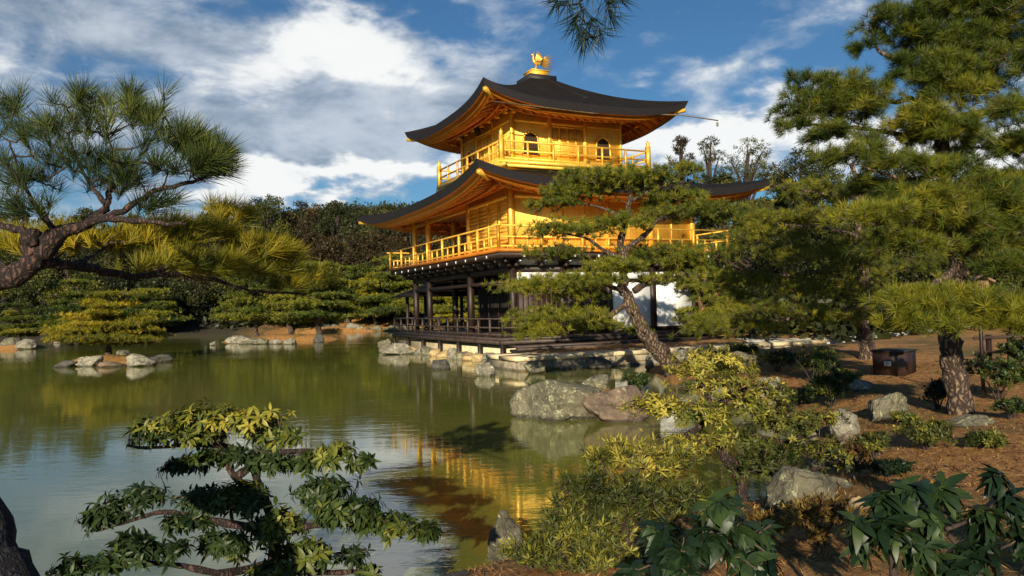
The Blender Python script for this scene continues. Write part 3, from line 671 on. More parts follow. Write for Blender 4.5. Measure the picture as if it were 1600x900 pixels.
# ------------------------------------------------------------------ rocks
from mathutils import bvhtree
import bmesh
_ico = {}
def ico(n):
    if n not in _ico:
        bm = bmesh.new(); bmesh.ops.create_icosphere(bm, subdivisions=n, radius=1)
        _ico[n] = (np.array([v.co[:] for v in bm.verts]), np.array([[v.index for v in f.verts] for f in bm.faces])); bm.free()
    return _ico[n]
def rock(c, w, h, dp, mat, label, seed, group=None, sub=5, sink=.25, name='rock', rz=None, lean=0., cat='rock', nplanes=11):
    r = np.random.default_rng(seed); V, F = ico(sub); V = V.copy()
    N = r.normal(size=(nplanes, 3)); N /= np.linalg.norm(N, axis=1)[:, None]; D = r.uniform(.48, .85, nplanes)
    k = V@N.T; rad = np.min(np.where(k > .05, D[None]/np.maximum(k, .05), 9), axis=1); rad = np.minimum(rad, 1.05)
    V = V*rad[:, None]
    o = seed*3.7
    nz = np.array([mnoise.fractal(Vector((v[0]*1.5+o, v[1]*1.5, v[2]*1.5)), .75, 2.1, 6) for v in V]); rg = np.array([1-abs(mnoise.noise(Vector((v[0]*3.1+o, v[1]*3.1+9, v[2]*2.3))))*2 for v in V]); V = V*(1+.15*nz-.05*np.clip(rg, 0, 1)**6)[:, None]
    V /= np.abs(V).max(axis=0)[None]
    a = r.uniform(0, 6.28) if rz is None else rz; ca, sa = math.cos(a), math.sin(a)
    if rz is None and False: pass
    V = V@np.array([[ca, sa, 0], [-sa, ca, 0], [0, 0, 1]]); V /= np.abs(V).max(axis=0)[None]
    V = V*np.array([w/2, dp/2, h/(2-sink*2)*1.0]); V[:, 2] += V[:, 2].max()-h*(sink*1.2); V[:, 2] *= h/V[:, 2].max()
    V[:, 0] += lean*V[:, 2]
    b = Buf(); b.add(V+np.array(c)-[0, 0, .04], F); ob = b.build(name, mat, None, False)
    # put the origin at the base
    co = np.array(c); me = ob.data; vv = np.empty(len(V)*3); me.vertices.foreach_get('co', vv); vv = vv.reshape(-1, 3)-co; me.vertices.foreach_set('co', vv.astype(np.float32).ravel()); ob.location = tuple(co)
    return tag(ob, label, cat, group)
def rock_px(x0, x1, ytop, ybase, mat, label, seed, onwater=True, dfac=.8, hf=1.02, wf=1., **kw):
    g = GPX((x0+x1)/2, ybase, 0.) if onwater else ground_px((x0+x1)/2, ybase)
    d = (g-CAM)@FW; w = (x1-x0)/FPX*d; h = (ybase-ytop)/FPX*d
    if not onwater: g = g-np.array([0, 0, .03])
    w *= wf; c = g+np.array([0, w*dfac*.35, 0]);
    return rock(c, w, h*hf, w*dfac, mat, label, seed, **kw)
rock_px(790, 958, 592, 657, m_rock, 'big lichen covered boulder standing in the water, largest in the pond', 3, sub=5)
rock_px(896, 962, 585, 640, m_rock, 'small grey rock behind the big lichen boulder beside the dry grass', 5)
rock_px(910, 1045, 604, 659, m_rockr, 'smooth reddish brown boulder at the water edge under the yellow shrub', 8, sub=5)
rock_px(750, 822, 800, 884, m_rock, 'upright pointed grey rock at the near water edge', 13, dfac=1., sub=5, nplanes=8)
rock_px(740, 781, 565, 588, m_rockw, 'pale rock in the water before the terrace corner', 17)
rock_px(816, 854, 561, 584, m_rock, 'grey blocky rock against the terrace front', 19)
rock_px(670, 703, 560, 578, m_rockd, 'small dark rock in the water before the podium stones', 23)
rock_px(916, 958, 556, 577, m_rockd, 'mossy dark rock in the water near the leaning pine', 29)
# podium stones
xs = [(-1.0, 12.6, .9, .55), (-1.05, 11.7, .8, .5), (-1.05, 10.9, .9, .62), (-1.1, 9.9, .9, .5), (-1.1, 8.9, 1.0, .5), (-1.1, 7.9, 1.1, .55), (-1.1, 6.8, 1.0, .6), (-1.1, 5.8, .9, .52), (-1.1, 4.8, 1.0, .5), (-1.1, 3.8, .9, .65), (-1.1, 2.8, 1.1, .5), (-1.1, 1.7, 1.0, .5), (-1.15, .7, 1.0, .55), (-1.3, -.35, 1.0, .6), (-1.75, -1.4, .9, .42)]
for i, (x, y, w_, h_) in enumerate(xs):
    rock(LOC(x, y, -.05), w_*.8, h_*.82, w_*.75, (m_rocky, m_rockw, m_rock, m_rocky)[i % 4], 'weathered stone in the row edging the pavilion podium', 100+i, group='stones edging the pavilion podium', sub=3, rz=TH+.1*i)
rock_px(583, 612, 529, 551, m_rock, 'grey stone at the far water end of the podium row', 131)
rock_px(592, 650, 535, 554, m_rockw, 'broad pale stone beside the far end of the podium row', 133)
# island rocks
for q in [(84, 114, 558, 574, m_rockd, 'low dark rock, outermost on the near side of the pine islet'), (112, 150, 549, 573, m_rockw, 'pale angular rock under the pine of the islet'),
          (146, 186, 560, 574, m_rockr, 'flat brownish rock in the middle of the pine islet'), (183, 232, 544, 573, m_rockw, 'tall pale rock on the pine islet edge'),
          (225, 262, 547, 567, m_rockd, 'dark rounded rock ending the pine islet'), (176, 200, 543, 556, m_rock, 'small rock behind the islet pine trunk'),
          (-10, 22, 520, 546, m_rock, 'grey rock at the foot of the pine cut by the photo edge'), (18, 48, 522, 546, m_rockw, 'pale rock beside the pine cut by the photo edge'),
          (352, 380, 519, 537, m_rockw, 'bright pale rock at the end of the orange earth islet'), (365, 402, 518, 538, m_rockw, 'broad pale rock second from the end of the orange islet'),
          (395, 418, 524, 538, m_rock, 'grey rock in the row before the orange earth islet'), (417, 438, 526, 538, m_rockw, 'pale rock in the row before the orange earth islet'),
          (444, 462, 524, 538, m_rockw, 'pale pointed rock at the near edge of the orange islet'), (488, 507, 514, 535, m_rockd, 'dark rock beside the trunk on the orange islet'),
          (327, 336, 530, 540, m_rockw, 'tiny pointed stone standing alone in open water'), (80, 92, 530, 537, m_rockw, 'small pale stone in the dark shade of the far bank')]:
    rock_px(*q[:4], q[4], q[5], 200+int(q[0]*7) % 97+q[3], sub=4, hf=.75, wf=1.2)
for i, x in enumerate(np.linspace(60, 640, 46)):
    yb = np.interp(x, [0, 100, 230, 350, 480, 640], [534, 530, 526, 522, 519, 517]); g = GPX(x, yb, 0)
    s_ = random.uniform(.5, 1.5); rock(g+np.array([0, .5, 0]), s_*1.3, s_*.75, s_, random.choice([m_rock, m_rockw, m_rockd]), 'stone edging the far shore of the pond', 300+i, group='stones along the far shore', sub=3)
# right bank rocks
for q in [(1360, 1437, 608, 655, m_rock, 'grey cracked boulder on the orange bank below the brown box'), (1290, 1352, 633, 683, m_rockw, 'pale leaning boulder at the bank edge beside the cracked boulder'),
          (1332, 1372, 588, 611, m_rockw, 'small pale stump like stone in front of the brown box'), (1185, 1250, 584, 636, m_rockw, 'pale upright boulder behind the yellow shrub'),
          (1195, 1325, 728, 802, m_rock, 'big grey sloping slab rock at the water edge'), (1325, 1372, 765, 796, m_rocky, 'yellowish round stone beside the dark big leaf plant'),
          (1485, 1560, 641, 666, m_rock, 'flat grey rock at the foot of the large pine trunk'), (1265, 1300, 690, 735, m_rock, 'grey rock at the bank edge under the yellow leaves'),
          (1090, 1130, 535, 566, m_rockd, 'dark rock below the path behind the yellow shrub'), (1130, 1200, 545, 578, m_rock, 'mossy grey rock on the slope below the pale path'),
          (1048, 1090, 540, 566, m_rockw, 'pale rock beside the leaning pine foot'), (1010, 1046, 545, 570, m_rockw, 'pale rock behind the leaning pine trunk'),
          (1310, 1350, 670, 700, m_rockr, 'small reddish rock below the pale leaning boulder'), (680, 745, 884, 905, m_rockd, 'low dark stone at the bottom edge beside the upright rock')]:
    rock_px(*q[:4], q[4], q[5], 400+q[0] % 83, onwater=False, sub=5, sink=.2)

# ------------------------------------------------------------------ foliage engine
def norm(a): return a/(np.linalg.norm(a, axis=-1, keepdims=True)+1e-9)
def needle_tmpl(n, L, wd, r, spread=1.25, droop=.0):
    V = []; F = []
    for i in range(n):
        th = spread*math.sqrt(r.uniform(.02, 1)); ph_ = r.uniform(0, 6.283); l = L*r.uniform(.75, 1.1)
        d = np.array([math.sin(th)*math.cos(ph_), math.sin(th)*math.sin(ph_), math.cos(th)]); o = np.array([0, 0, -L*.35*r.uniform(0, 1)])
        s_ = norm(np.cross(d, r.normal(size=3)))*wd/2; k = len(V)
        mid = o+d*l*.5; tip = o+d*l-np.array([0, 0, droop*l])
        V += [o-s_*.6, o+s_*.6, mid+s_, mid-s_, tip]; F += [[k, k+1, k+2, k+3]]
        F2 = [k+3, k+2, k+4, k+4]
        F += [F2]
    V = np.array(V); F = np.array(F)
    q = F[::2]; t = F[1::2][:, :3]; return V, [q, t]
def leaf_geo(L, wd, droop, segs=3, fold=.25):
    t = np.linspace(0, 1, segs+2); wv = wd/2*np.sin(np.pi*np.clip(t, 0, 1)**.8)**.8; wv[0] = wd*.05; wv[-1] = .0
    x = L*t; z = -droop*L*t**2
    V = np.concatenate([np.stack([x, -wv, z+fold*wv], 1), np.stack([x, 0*x, z], 1), np.stack([x, wv, z+fold*wv], 1)]); m_ = segs+2
    F = []
    for i in range(m_-1):
        F += [[i, i+1, m_+i+1, m_+i], [m_+i, m_+i+1, 2*m_+i+1, 2*m_+i]]
    return V, np.array(F)
def rosette_tmpl(n, L, wd, r, a0=.2, a1=1.3, droop=.3, segs=2, fold=.25):
    Vs = []; Fs = []; k = 0
    for i in range(n):
        l = L*r.uniform(.7, 1.1); V, F = leaf_geo(l, wd*l/L, droop*r.uniform(.5, 1.4), segs, fold)
        el_ = R(90)-(a0+(a1-a0)*((i+.5)/n)**.7+r.uniform(-.15, .15)); az_ = i*2.4+r.uniform(-.3, .3); rl = r.uniform(-.4, .4)
        ce, se = math.cos(el_), math.sin(el_); ca, sa = math.cos(az_), math.sin(az_)
        V = V@np.array([[1, 0, 0], [0, math.cos(rl), math.sin(rl)], [0, -math.sin(rl), math.cos(rl)]])
        V = V@np.array([[ce, 0, se], [0, 1, 0], [-se, 0, ce]]); V = V@np.array([[ca, sa, 0], [-sa, ca, 0], [0, 0, 1]])
        V[:, 2] -= L*.25*(i/n); Vs.append(V); Fs.append(F+k); k += len(V)
    return np.concatenate(Vs), [np.concatenate(Fs)]
def quad_tmpl(n, L, r, rad=1.):
    Vs = []; k = 0; F = []
    for i in range(n):
        c = norm(r.normal(size=3))*rad*r.uniform(.2, 1); a = norm(r.normal(size=3)); b_ = norm(np.cross(a, r.normal(size=3)))
        l = L*r.uniform(.6, 1.2); Vs += [c-a*l*.5, c+b_*l*.28, c+a*l*.5, c-b_*l*.28]; F.append([k, k+1, k+2, k+3]); k += 4
    return np.array(Vs), [np.array(F)]
def scatter(buf, tmpls, pos, dirs, scl, tint, r, jit=.12):
    pos = np.asarray(pos); n = len(pos); dirs = norm(np.asarray(dirs)); scl = np.broadcast_to(scl, (n,)); tint = np.broadcast_to(tint, (n,))
    which = r.integers(0, len(tmpls), n); ref = norm(r.normal(size=(n, 3))); xa = norm(np.cross(dirs, ref)); ya = np.cross(dirs, xa)
    for k, (V, Fl) in enumerate(tmpls):
        I = np.where(which == k)[0]
        if not len(I): continue
        W = pos[I, None]+scl[I, None, None]*(V[None, :, 0:1]*xa[I, None]+V[None, :, 1:2]*ya[I, None]+V[None, :, 2:3]*dirs[I, None])
        nv = len(V); base = np.arange(len(I))*nv; T = np.clip(np.repeat(tint[I], nv)+r.uniform(-jit, jit, len(I)*nv), 0, 1)
        buf.V.append(W.reshape(-1, 3)); buf.T.append(T)
        for F in Fl: buf.F.setdefault(F.shape[1], []).append((F[None]+base[:, None, None]).reshape(-1, F.shape[1])+buf.n)
        buf.n += nv*len(I)
def smooth_path(P, n=6):
    P = np.asarray(P, float)
    if len(P) < 3: return np.array([P[0]+(P[-1]-P[0])*t for t in np.linspace(0, 1, n)])
    Q = np.concatenate([[2*P[0]-P[1]], P, [2*P[-1]-P[-2]]]); out_ = []
    for i in range(len(P)-1):
        p0, p1, p2, p3 = Q[i:i+4]
        for t in np.linspace(0, 1, n, endpoint=False):
            out_.append(.5*((2*p1)+(-p0+p2)*t+(2*p0-5*p1+4*p2-p3)*t*t+(-p0+3*p1-3*p2+p3)*t**3))
    out_.append(P[-1]); return np.array(out_)
def limb(buf, P, r0, r1, n=7, wig=.0, r=None, flare=0., pw=.8):
    Q = smooth_path(P); m_ = len(Q); t = np.linspace(0, 1, m_)
    if wig: Q[1:-1] += r.normal(size=(m_-2, 3))*wig
    rad = r0+(r1-r0)*t**pw
    if flare: rad += r0*flare*np.exp(-t*m_/2.5)
    if r is not None: rad *= 1+.09*r.normal(size=m_)
    buf.tube(Q, rad, n); return Q
def twigs(buf, nodes, targets, r0, r1, r, sides=4, sag=0., wig=.06):
    nodes = [np.asarray(p) for p in nodes]; N = np.zeros((len(nodes)+3*len(targets), 3)); N[:len(nodes)] = nodes; k = len(nodes)
    T = np.asarray(targets); d0 = np.array([np.min(np.sum((N[:k]-t)**2, 1)) for t in T]); 
    for i in np.argsort(d0):
        t = T[i]; d = np.sum((N[:k]-t)**2, 1); j = int(np.argmin(d)); p = N[j].copy(); L = math.sqrt(d[j])
        if L < 1e-4: continue
        m1 = p+(t-p)*.4+r.normal(size=3)*L*wig*1.4; m2 = p+(t-p)*.72+r.normal(size=3)*L*wig; m1[2] -= sag*L; m2[2] -= sag*L*.6
        rr = min(r0, r1+L*.012); buf.tube(np.array([p, m1, m2, t]), [rr, rr*.8, rr*.6, r1*.6], sides, cap=False)
        N[k] = m1; N[k+1] = m2; N[k+2] = t; k += 3
def pad_points(c, rad, n, r, up=.5, hollow=.5):
    d = norm(r.normal(size=(n, 3))); d[:, 2] = np.where(d[:, 2] < -.25, -d[:, 2]*.6, d[:, 2]); d = norm(d)
    q = (hollow+(1-hollow)*r.uniform(0, 1, n))[:, None]; ax = rad
    return c+d*ax*q, norm(d*np.array([1, 1, .7])+np.array([0, 0, up]))
def pad_clumps(c, rad, n, r, up, hollow, per=9, tight=.30):
    k = max(2, int(round(n/per))); cc, cd = pad_points(c, rad*1.0, k, r, up, hollow)
    w_ = r.integers(0, k, n); e = r.normal(size=(n, 3)); sc = np.array([rad[0], rad[1], rad[2]*1.1])*tight
    p = cc[w_]+e*sc*r.uniform(.4, 1.15, (n, 1)); d = norm(cd[w_]*.7+norm(e)*np.array([1, 1, .5])*.6+np.array([0, 0, up*.6]))
    ct = r.normal(size=k); return p, d, ct[w_]  # random clump tint, also painting the contrast of sunlit and shaded clumps
def px_pad(cx, cy, rx, ry, dep, thick=.8):
    return PX(cx, cy, dep), np.array([rx/FPX*dep, rx/FPX*dep*thick, ry/FPX*dep])
def tree(name, label, cat, base, limbs, pads, tm, mat, bark, twig=None, group=None, r=None, tw=(.02, .004), up=.5, hollow=.45, tintj=.16, scl=(.85, 1.2), sag=0., trunk_n=9, foliage_name='foliage', zt=.35, extra=None):
    r = r or np.random.default_rng(abs(hash(label)) % 9999 if False else sum(map(ord, label)))
    root = thing(name, label, cat, tuple(base), group)
    nodes = []; b = Buf()
    for i, (P, r0, r1) in enumerate(limbs):
        Q = limb(b, P, r0, r1, trunk_n if i == 0 else 7, wig=.12*r1 if i else .08*r0, r=r, flare=.5 if i == 0 else 0)
        nodes += list(Q[1 if i else len(Q)//4:])
    b.build('trunk', bark, root, True)
    fb_ = Buf(); tg = []
    for (c, rad, n, tint) in pads:
        p, d, ct = pad_clumps(c, rad, n, r, up, hollow); tg.append(p)
        scatter(fb_, tm, p, d, r.uniform(scl[0], scl[1], n), np.clip(tint+r.normal(size=n)*tintj*.6+ct*tintj*.7, 0, 1), r)
    if tg:
        tb = Buf(); twigs(tb, nodes, np.concatenate(tg), tw[0], tw[1], r, sag=sag); tb.build('branches', twig or m_twig, root, True)
        fb_.build(foliage_name, mat, root)
    return root
def P3(L): return [PX(*p) for p in L]

# ------------------------------------------------------------------ leaning pine (centre), about 21 m away
rr = np.random.default_rng(11)
gb = ground_px(1062, 578); D = float((gb-CAM)@FW)
def dpt(L): return [PX(x, y, D+dd) for x, y, dd in L]
limbs = [([gb-[0, 0, .3]]+dpt([(1045, 565, 0), (1015, 530, 0), (992, 490, 0), (974, 450, 0), (976, 410, 0), (970, 378, .1), (978, 345, .1), (985, 305, 0)]), .27, .06),
         (dpt([(985, 460, 0), (955, 448, -.2), (930, 440, -.5), (870, 452, -.6)]), .09, .03), (dpt([(990, 455, 0), (1020, 438, .2), (1050, 436, .3), (1075, 425, .4)]), .10, .03),
         (dpt([(978, 475, 0), (950, 494, -.2), (915, 497, -.3), (860, 512, -.4)]), .09, .025), (dpt([(975, 405, 0), (945, 392, .2), (915, 372, .2), (880, 365, .1)]), .075, .025),
         (dpt([(978, 390, 0), (1010, 365, -.2), (1032, 342, -.3), (1085, 332, -.2), (1140, 340, 0)]), .09, .025), (dpt([(978, 340, 0), (940, 325, .3), (900, 315, .2)]), .06, .02),
         (dpt([(985, 315, 0), (1010, 300, .2), (1045, 288, .2)]), .055, .02), (dpt([(980, 420, 0), (1010, 412, .6), (1050, 405, .8)]), .06, .02)]
pads = []
for (x, y, rx, ry, dd, t, n) in [(955, 287, 70, 17, 0, .5, 210), (905, 305, 52, 17, .3, .5, 130), (1020, 283, 62, 18, .2, .5, 160), (862, 321, 42, 12, .2, .45, 70), (1062, 270, 30, 9, .1, .55, 40), (930, 270, 45, 10, .2, .55, 60),
                             (880, 362, 58, 17, .1, .55, 150), (975, 350, 42, 13, -.5, .5, 80), (1088, 334, 72, 15, -.2, .4, 180), (1145, 346, 38, 11, 0, .4, 70), (1040, 312, 55, 15, .3, .42, 110),
                             (858, 398, 50, 13, .0, .4, 90), (1035, 400, 68, 19, .5, .45, 150), (960, 420, 52, 14, -.6, .55, 90), (1062, 408, 38, 14, 0, .5, 60),
                             (855, 452, 68, 17, -.5, .65, 190), (925, 440, 50, 15, -.6, .55, 100), (1042, 440, 48, 13, .3, .5, 80), (1085, 425, 28, 14, .5, .5, 40), (905, 465, 40, 9, -.2, .45, 50),
                             (880, 500, 72, 18, -.3, .6, 190), (845, 522, 42, 13, -.4, .65, 80), (935, 512, 45, 10, .2, .45, 60), (990, 545-25, 26, 8, .4, .4, 22)]:
    c, rad = px_pad(x, y, rx*1.04, ry*1.12, D+dd); pads.append((c, rad, int(n*2.3), min(1, t+.14)))
tm = [needle_tmpl(26, .15, .009, rr) for _ in range(5)]
tree('pine_tree', 'leaning pine with flat tiered needle pads standing before the pavilion', 'tree', gb, limbs, pads, tm, m_needle, m_bark, group=None, tw=(.035, .008), up=.65)

# ------------------------------------------------------------------ large pine (right) about 10 m
gb = ground_px(1505, 646); D = float((gb-CAM)@FW); print('bigpine', D, gb)
limbs = [([gb-[0, 0, .3]]+dpt([(1496, 610, 0), (1488, 560, 0), (1484, 510, 0), (1495, 440, 0), (1496, 380, 0), (1476, 300, 0), (1470, 230, 0), (1462, 180, 0), (1450, 130, .1), (1478, 70, .1), (1510, 10, .1), (1530, -60, .2), (1540, -160, .2)]), .165, .04),
         (dpt([(1463, 185, 0), (1425, 155, 0), (1400, 160, -.1), (1370, 150, -.1), (1320, 130, 0)]), .055, .018), (dpt([(1450, 125, 0), (1420, 105, 0), (1398, 92, 0), (1372, 78, 0), (1360, 40, 0)]), .05, .015),
         (dpt([(1465, 190, 0), (1520, 178, -.2), (1560, 168, -.2), (1620, 160, -.2)]), .055, .02), (dpt([(1478, 75, 0), (1530, 60, -.3), (1590, 20, -.4)]), .05, .02),
         (dpt([(1470, 215, 0), (1420, 212, .2), (1340, 200, .3), (1260, 195, .4), (1215, 205, .4)]), .05, .012), (dpt([(1475, 270, 0), (1420, 280, -.5), (1350, 262, -.8)]), .045, .015),
         (dpt([(1490, 330, 0), (1430, 345, -.6), (1360, 350, -.9)]), .05, .02), (dpt([(1496, 400, 0), (1550, 375, -.4), (1610, 360, -.5)]), .06, .02), (dpt([(1495, 420, 0), (1450, 450, -.6), (1410, 480, -1.0)]), .055, .02),
         (dpt([(1492, 440, 0), (1540, 465, -1.2), (1600, 470, -1.4)]), .05, .02), (dpt([(1494, 395, 0), (1520, 410, .5), (1500, 440, .4)]), .05, .03), (dpt([(1480, 310, 0), (1560, 280, .3), (1620, 270, .5)]), .05, .02)]
pads = []
for (x, y, rx, ry, dd, t, n) in [(1380, 38, 42, 26, 0, .4, 46), (1355, 75, 22, 14, 0, .35, 14), (1470, 25, 60, 26, 0, .4, 80), (1560, 25, 60, 30, -.3, .4, 90), (1530, 85, 65, 30, -.2, .4, 95), (1595, 100, 40, 35, -.3, .45, 60), (1450, 75, 42, 26, .2, .35, 55),
                             (1268, 128, 34, 13, .3, .35, 30), (1312, 152, 60, 24, .2, .38, 85), (1262, 178, 48, 18, .4, .35, 60), (1340, 180, 52, 22, .1, .4, 70), (1235, 200, 26, 10, .4, .35, 20), (1395, 120, 26, 12, 0, .4, 20),
                             (1500, 150, 55, 26, -.3, .5, 80), (1575, 185, 55, 26, -.2, .5, 70), (1440, 195, 50, 25, -.3, .6, 75), (1390, 218, 50, 15, .1, .4, 50), (1300, 215, 50, 13, .3, .35, 45), (1550, 130, 50, 25, .2, .45, 60),
                             (1330, 245, 52, 17, -.6, .35, 60), (1400, 262, 48, 16, -.7, .45, 50), (1545, 240, 60, 25, .1, .35, 80), (1530, 300, 70, 22, -.3, .55, 90), (1600, 290, 50, 25, .2, .5, 60), (1450, 320, 60, 22, -.7, .65, 90),
                             (1360, 340, 55, 20, -.8, .6, 75), (1585, 350, 50, 24, -.5, .6, 75), (1420, 385, 55, 20, -.6, .5, 60), (1540, 385, 55, 20, -.4, .5, 70),
                             (1430, 480, 52, 26, -1.1, .72, 90), (1480, 470, 40, 20, -1.2, .7, 50), (1545, 478, 50, 20, -1.3, .62, 75), (1600, 485, 40, 20, -1.4, .65, 50), (1395, 505, 30, 14, -1.0, .7, 26)]:
    c, rad = px_pad(x, y, rx*1.08, ry*1.2, D+dd); pads.append((c, rad, int(n*2.0), min(1, t+.10)))
for (x, y, rx, ry, dd, t, n) in [(1470, 110, 50, 26, -.3, .5, 90), (1490, 210, 55, 26, -.5, .6, 110), (1475, 265, 60, 20, -.6, .6, 100), (1495, 350, 60, 24, -.6, .62, 110), (1420, 320, 60, 20, -.5, .6, 90), (1350, 300, 55, 16, -.3, .5, 60), (1580, 420, 60, 20, -.6, .5, 90), (1500, 60, 55, 28, -.2, .45, 90), (1590, 230, 40, 26, -.4, .5, 70), (1590, 60, 45, 28, -.3, .45, 70), (1500, 10, 60, 24, -.2, .5, 80), (1420, 60, 40, 26, 0, .45, 60), (1400, 100, 30, 16, 0, .4, 30), (1500, 120, 60, 26, -.4, .5, 90), (1350, 150, 40, 20, 0, .4, 50), (1450, 505, 50, 22, -1.2, .75, 80), (1520, 505, 55, 18, -1.3, .7, 80), (1580, 510, 40, 16, -1.4, .7, 50), (1570, 320, 60, 24, -.6, .65, 90)]:
    c, rad = px_pad(x, y, rx, ry, D+dd); pads.append((c, rad, int(n*1.4), t))
tm = [needle_tmpl(52, .135, .0042, rr, 1.35) for _ in range(5)]
tree('pine_tree', 'large pine with thick scaly trunk rising from the orange bank', 'tree', gb, limbs, pads, tm, m_needle, m_bark, tw=(.02, .006), up=.35, trunk_n=12)

# ------------------------------------------------------------------ second pine (behind) about 14 m
gb = ground_px(1358, 560); D = float((gb-CAM)@FW); print('pine2', D, gb)
limbs = [([gb-[0, 0, .3]]+dpt([(1352, 530, 0), (1346, 480, 0), (1350, 420, 0), (1340, 360, 0), (1345, 300, 0), (1330, 255, 0)]), .2, .05),
         (dpt([(1348, 440, 0), (1290, 425, -.6), (1220, 430, -.8), (1160, 420, -.6)]), .07, .02), (dpt([(1346, 480, 0), (1290, 490, -.8), (1220, 500, -1.2), (1150, 505, -1.2), (1110, 520, -1.2)]), .07, .02),
         (dpt([(1345, 370, 0), (1280, 355, -.3), (1210, 350, -.2)]), .06, .02), (dpt([(1345, 310, 0), (1270, 300, .2), (1210, 290, .2)]), .05, .02), (dpt([(1345, 400, 0), (1420, 385, .5), (1480, 390, .6)]), .06, .02),
         (dpt([(1346, 470, 0), (1400, 450, -.5), (1440, 440, -.5)]), .05, .02)]
pads = []
r2 = np.random.default_rng(5)
for (x, y, rx, ry, dd, t, n) in [(1262, 300, 50, 18, .2, .5, 80), (1300, 305, 70, 18, .4, .45, 90), (1205, 343, 50, 15, -.1, .55, 70), (1270, 345, 75, 20, -.4, .62, 110), (1350, 380, 60, 20, -.6, .55, 80), (1200, 372, 62, 20, -.2, .55, 90),
                             (1410, 360, 60, 20, .5, .4, 70), (1140, 400, 55, 18, .2, .45, 70), (1250, 405, 75, 20, -.7, .62, 120), (1330, 425, 60, 18, -.8, .55, 80), (1180, 440, 65, 20, -.6, .6, 100), (1280, 455, 75, 22, -.9, .62, 120),
                             (1400, 420, 55, 20, .3, .4, 70), (1130, 470, 55, 18, -.4, .6, 70), (1210, 490, 75, 20, -1.1, .68, 120), (1310, 500, 60, 18, -1.0, .6, 80), (1150, 515, 70, 16, -1.2, .66, 100), (1105, 505, 40, 14, -.8, .6, 40), (1480, 410, 60, 22, .6, .4, 70),
                             (1350, 470, 45, 18, -.6, .45, 50)]:
    c, rad = px_pad(x, y, rx, ry*1.1, D+dd); pads.append((c, rad, int(n*1.6), min(1, t+.12)))
tm = [needle_tmpl(36, .14, .0062, rr, 1.35) for _ in range(5)]
tree('pine_tree', 'broad spreading pine with bright green needles between the pavilion and the box', 'tree', gb, limbs, pads, tm, m_needle, m_bark, tw=(.025, .007), up=.4)

# ------------------------------------------------------------------ near pine reaching in from the left
base = np.array([-3.6, 2.3, gy(-3.6, 2.3)])
trunk = [PX(5, 1010, 2.3), PX(-36, 890, 2.35), PX(-84, 770, 2.45), PX(-260, 660, 2.7), PX(-390, 560, 2.95), PX(-280, 480, 3.15), PX(-110, 458, 3.2), PX(20, 430, 3.2), PX(65, 395, 3.2), PX(92, 362, 3.2)]
base = trunk[0].copy(); base[2] = gy(base[0], base[1])
root = thing('pine_tree', 'close pine with dark crooked trunk reaching in over the water from the photo edge', 'tree', tuple(base))
rn = np.random.default_rng(21)
b = Buf(); limb(b, [base-[0, 0, .3]]+trunk[:6], .14, .11, 12, .004, rn); b.build('lower_trunk', m_barkb, root, True)
b = Buf(); nodes = []
nodes += list(limb(b, trunk[5:], .062, .038, 12, .004, rn))
nearl = [([(92, 362, 0), (130, 352, 0), (165, 325, 0), (172, 290, .05), (180, 240, .1)], .030, .007), ([(130, 352, 0), (190, 330, -.1), (240, 300, -.15), (300, 284, -.2), (345, 268, -.2)], .017, .004),
         ([(75, 372, 0), (40, 362, .1), (0, 352, .15), (-60, 330, .2)], .024, .010), ([(85, 358, 0), (55, 320, .2), (30, 270, .3), (15, 220, .3)], .014, .004), ([(165, 320, 0), (130, 270, .2), (110, 220, .3)], .012, .004),
         ([(170, 300, 0), (215, 250, .3), (250, 200, .4)], .011, .004), ([(150, 340, 0), (215, 345, -.3), (290, 350, -.5)], .018, .005),
         ([(60, 405, 0), (45, 378, 0), (52, 370, -.05)], .05, .035)]
for L, a, c in nearl:
    nodes += list(limb(b, [PX(x, y, 3.2+dd) for x, y, dd in L], a, c, 7, .003, rn))
nodes2 = list(limb(b, [PX(60, 410, 3.2), PX(95, 414, 3.3), PX(150, 422, 3.5), PX(210, 432, 3.7), PX(270, 428, 3.9), PX(340, 440, 4.1), (PX(400, 455, 4.3)), PX(470, 458, 4.5)], .026, .006, 8, .004, rn))
nodes2 += list(limb(b, [PX(230, 430, 3.8), PX(290, 410, 4.0), PX(350, 395, 4.2), PX(410, 385, 4.4)], .014, .005, 6, .003, rn))
nodes2 += list(limb(b, [PX(110, 417, 3.35), PX(150, 395, 3.6), PX(180, 375, 3.9)], .014, .005, 6, .003, rn))
nodes2 += list(limb(b, [PX(20, 430, 3.3), PX(0, 410, 3.6), PX(-20, 390, 3.8)], .014, .005, 6, .003, rn))
b.build('crooked_trunk', m_barkn, root, True)
def near_fol(pads, nodes, tm, mat, name, up, tw, dm=1.2):
    fb_ = Buf(); tg = []
    for (x, y, rx, ry, dep, t, n) in pads:
        n = int(n*dm); c, rad = px_pad(x, y, rx, ry, dep, .9); p, d, ct = pad_clumps(c, rad, n, rn, up, .45, 3, .2); tg.append(p)
        d = norm(d*.55+norm(p-PX(130, 400, 3.3))*.7)
        scatter(fb_, tm, p, d, rn.uniform(.8, 1.25, n), np.clip(t+rn.normal(size=n)*.17, 0, 1), rn)
    tb = Buf(); twigs(tb, nodes, np.concatenate(tg), tw[0], tw[1], rn, 5, .02, .05); tb.build('branches', m_twigd, root, True); fb_.build(name, mat, root)
tmn = [needle_tmpl(42, .115, .0021, rn, .95) for _ in range(6)]
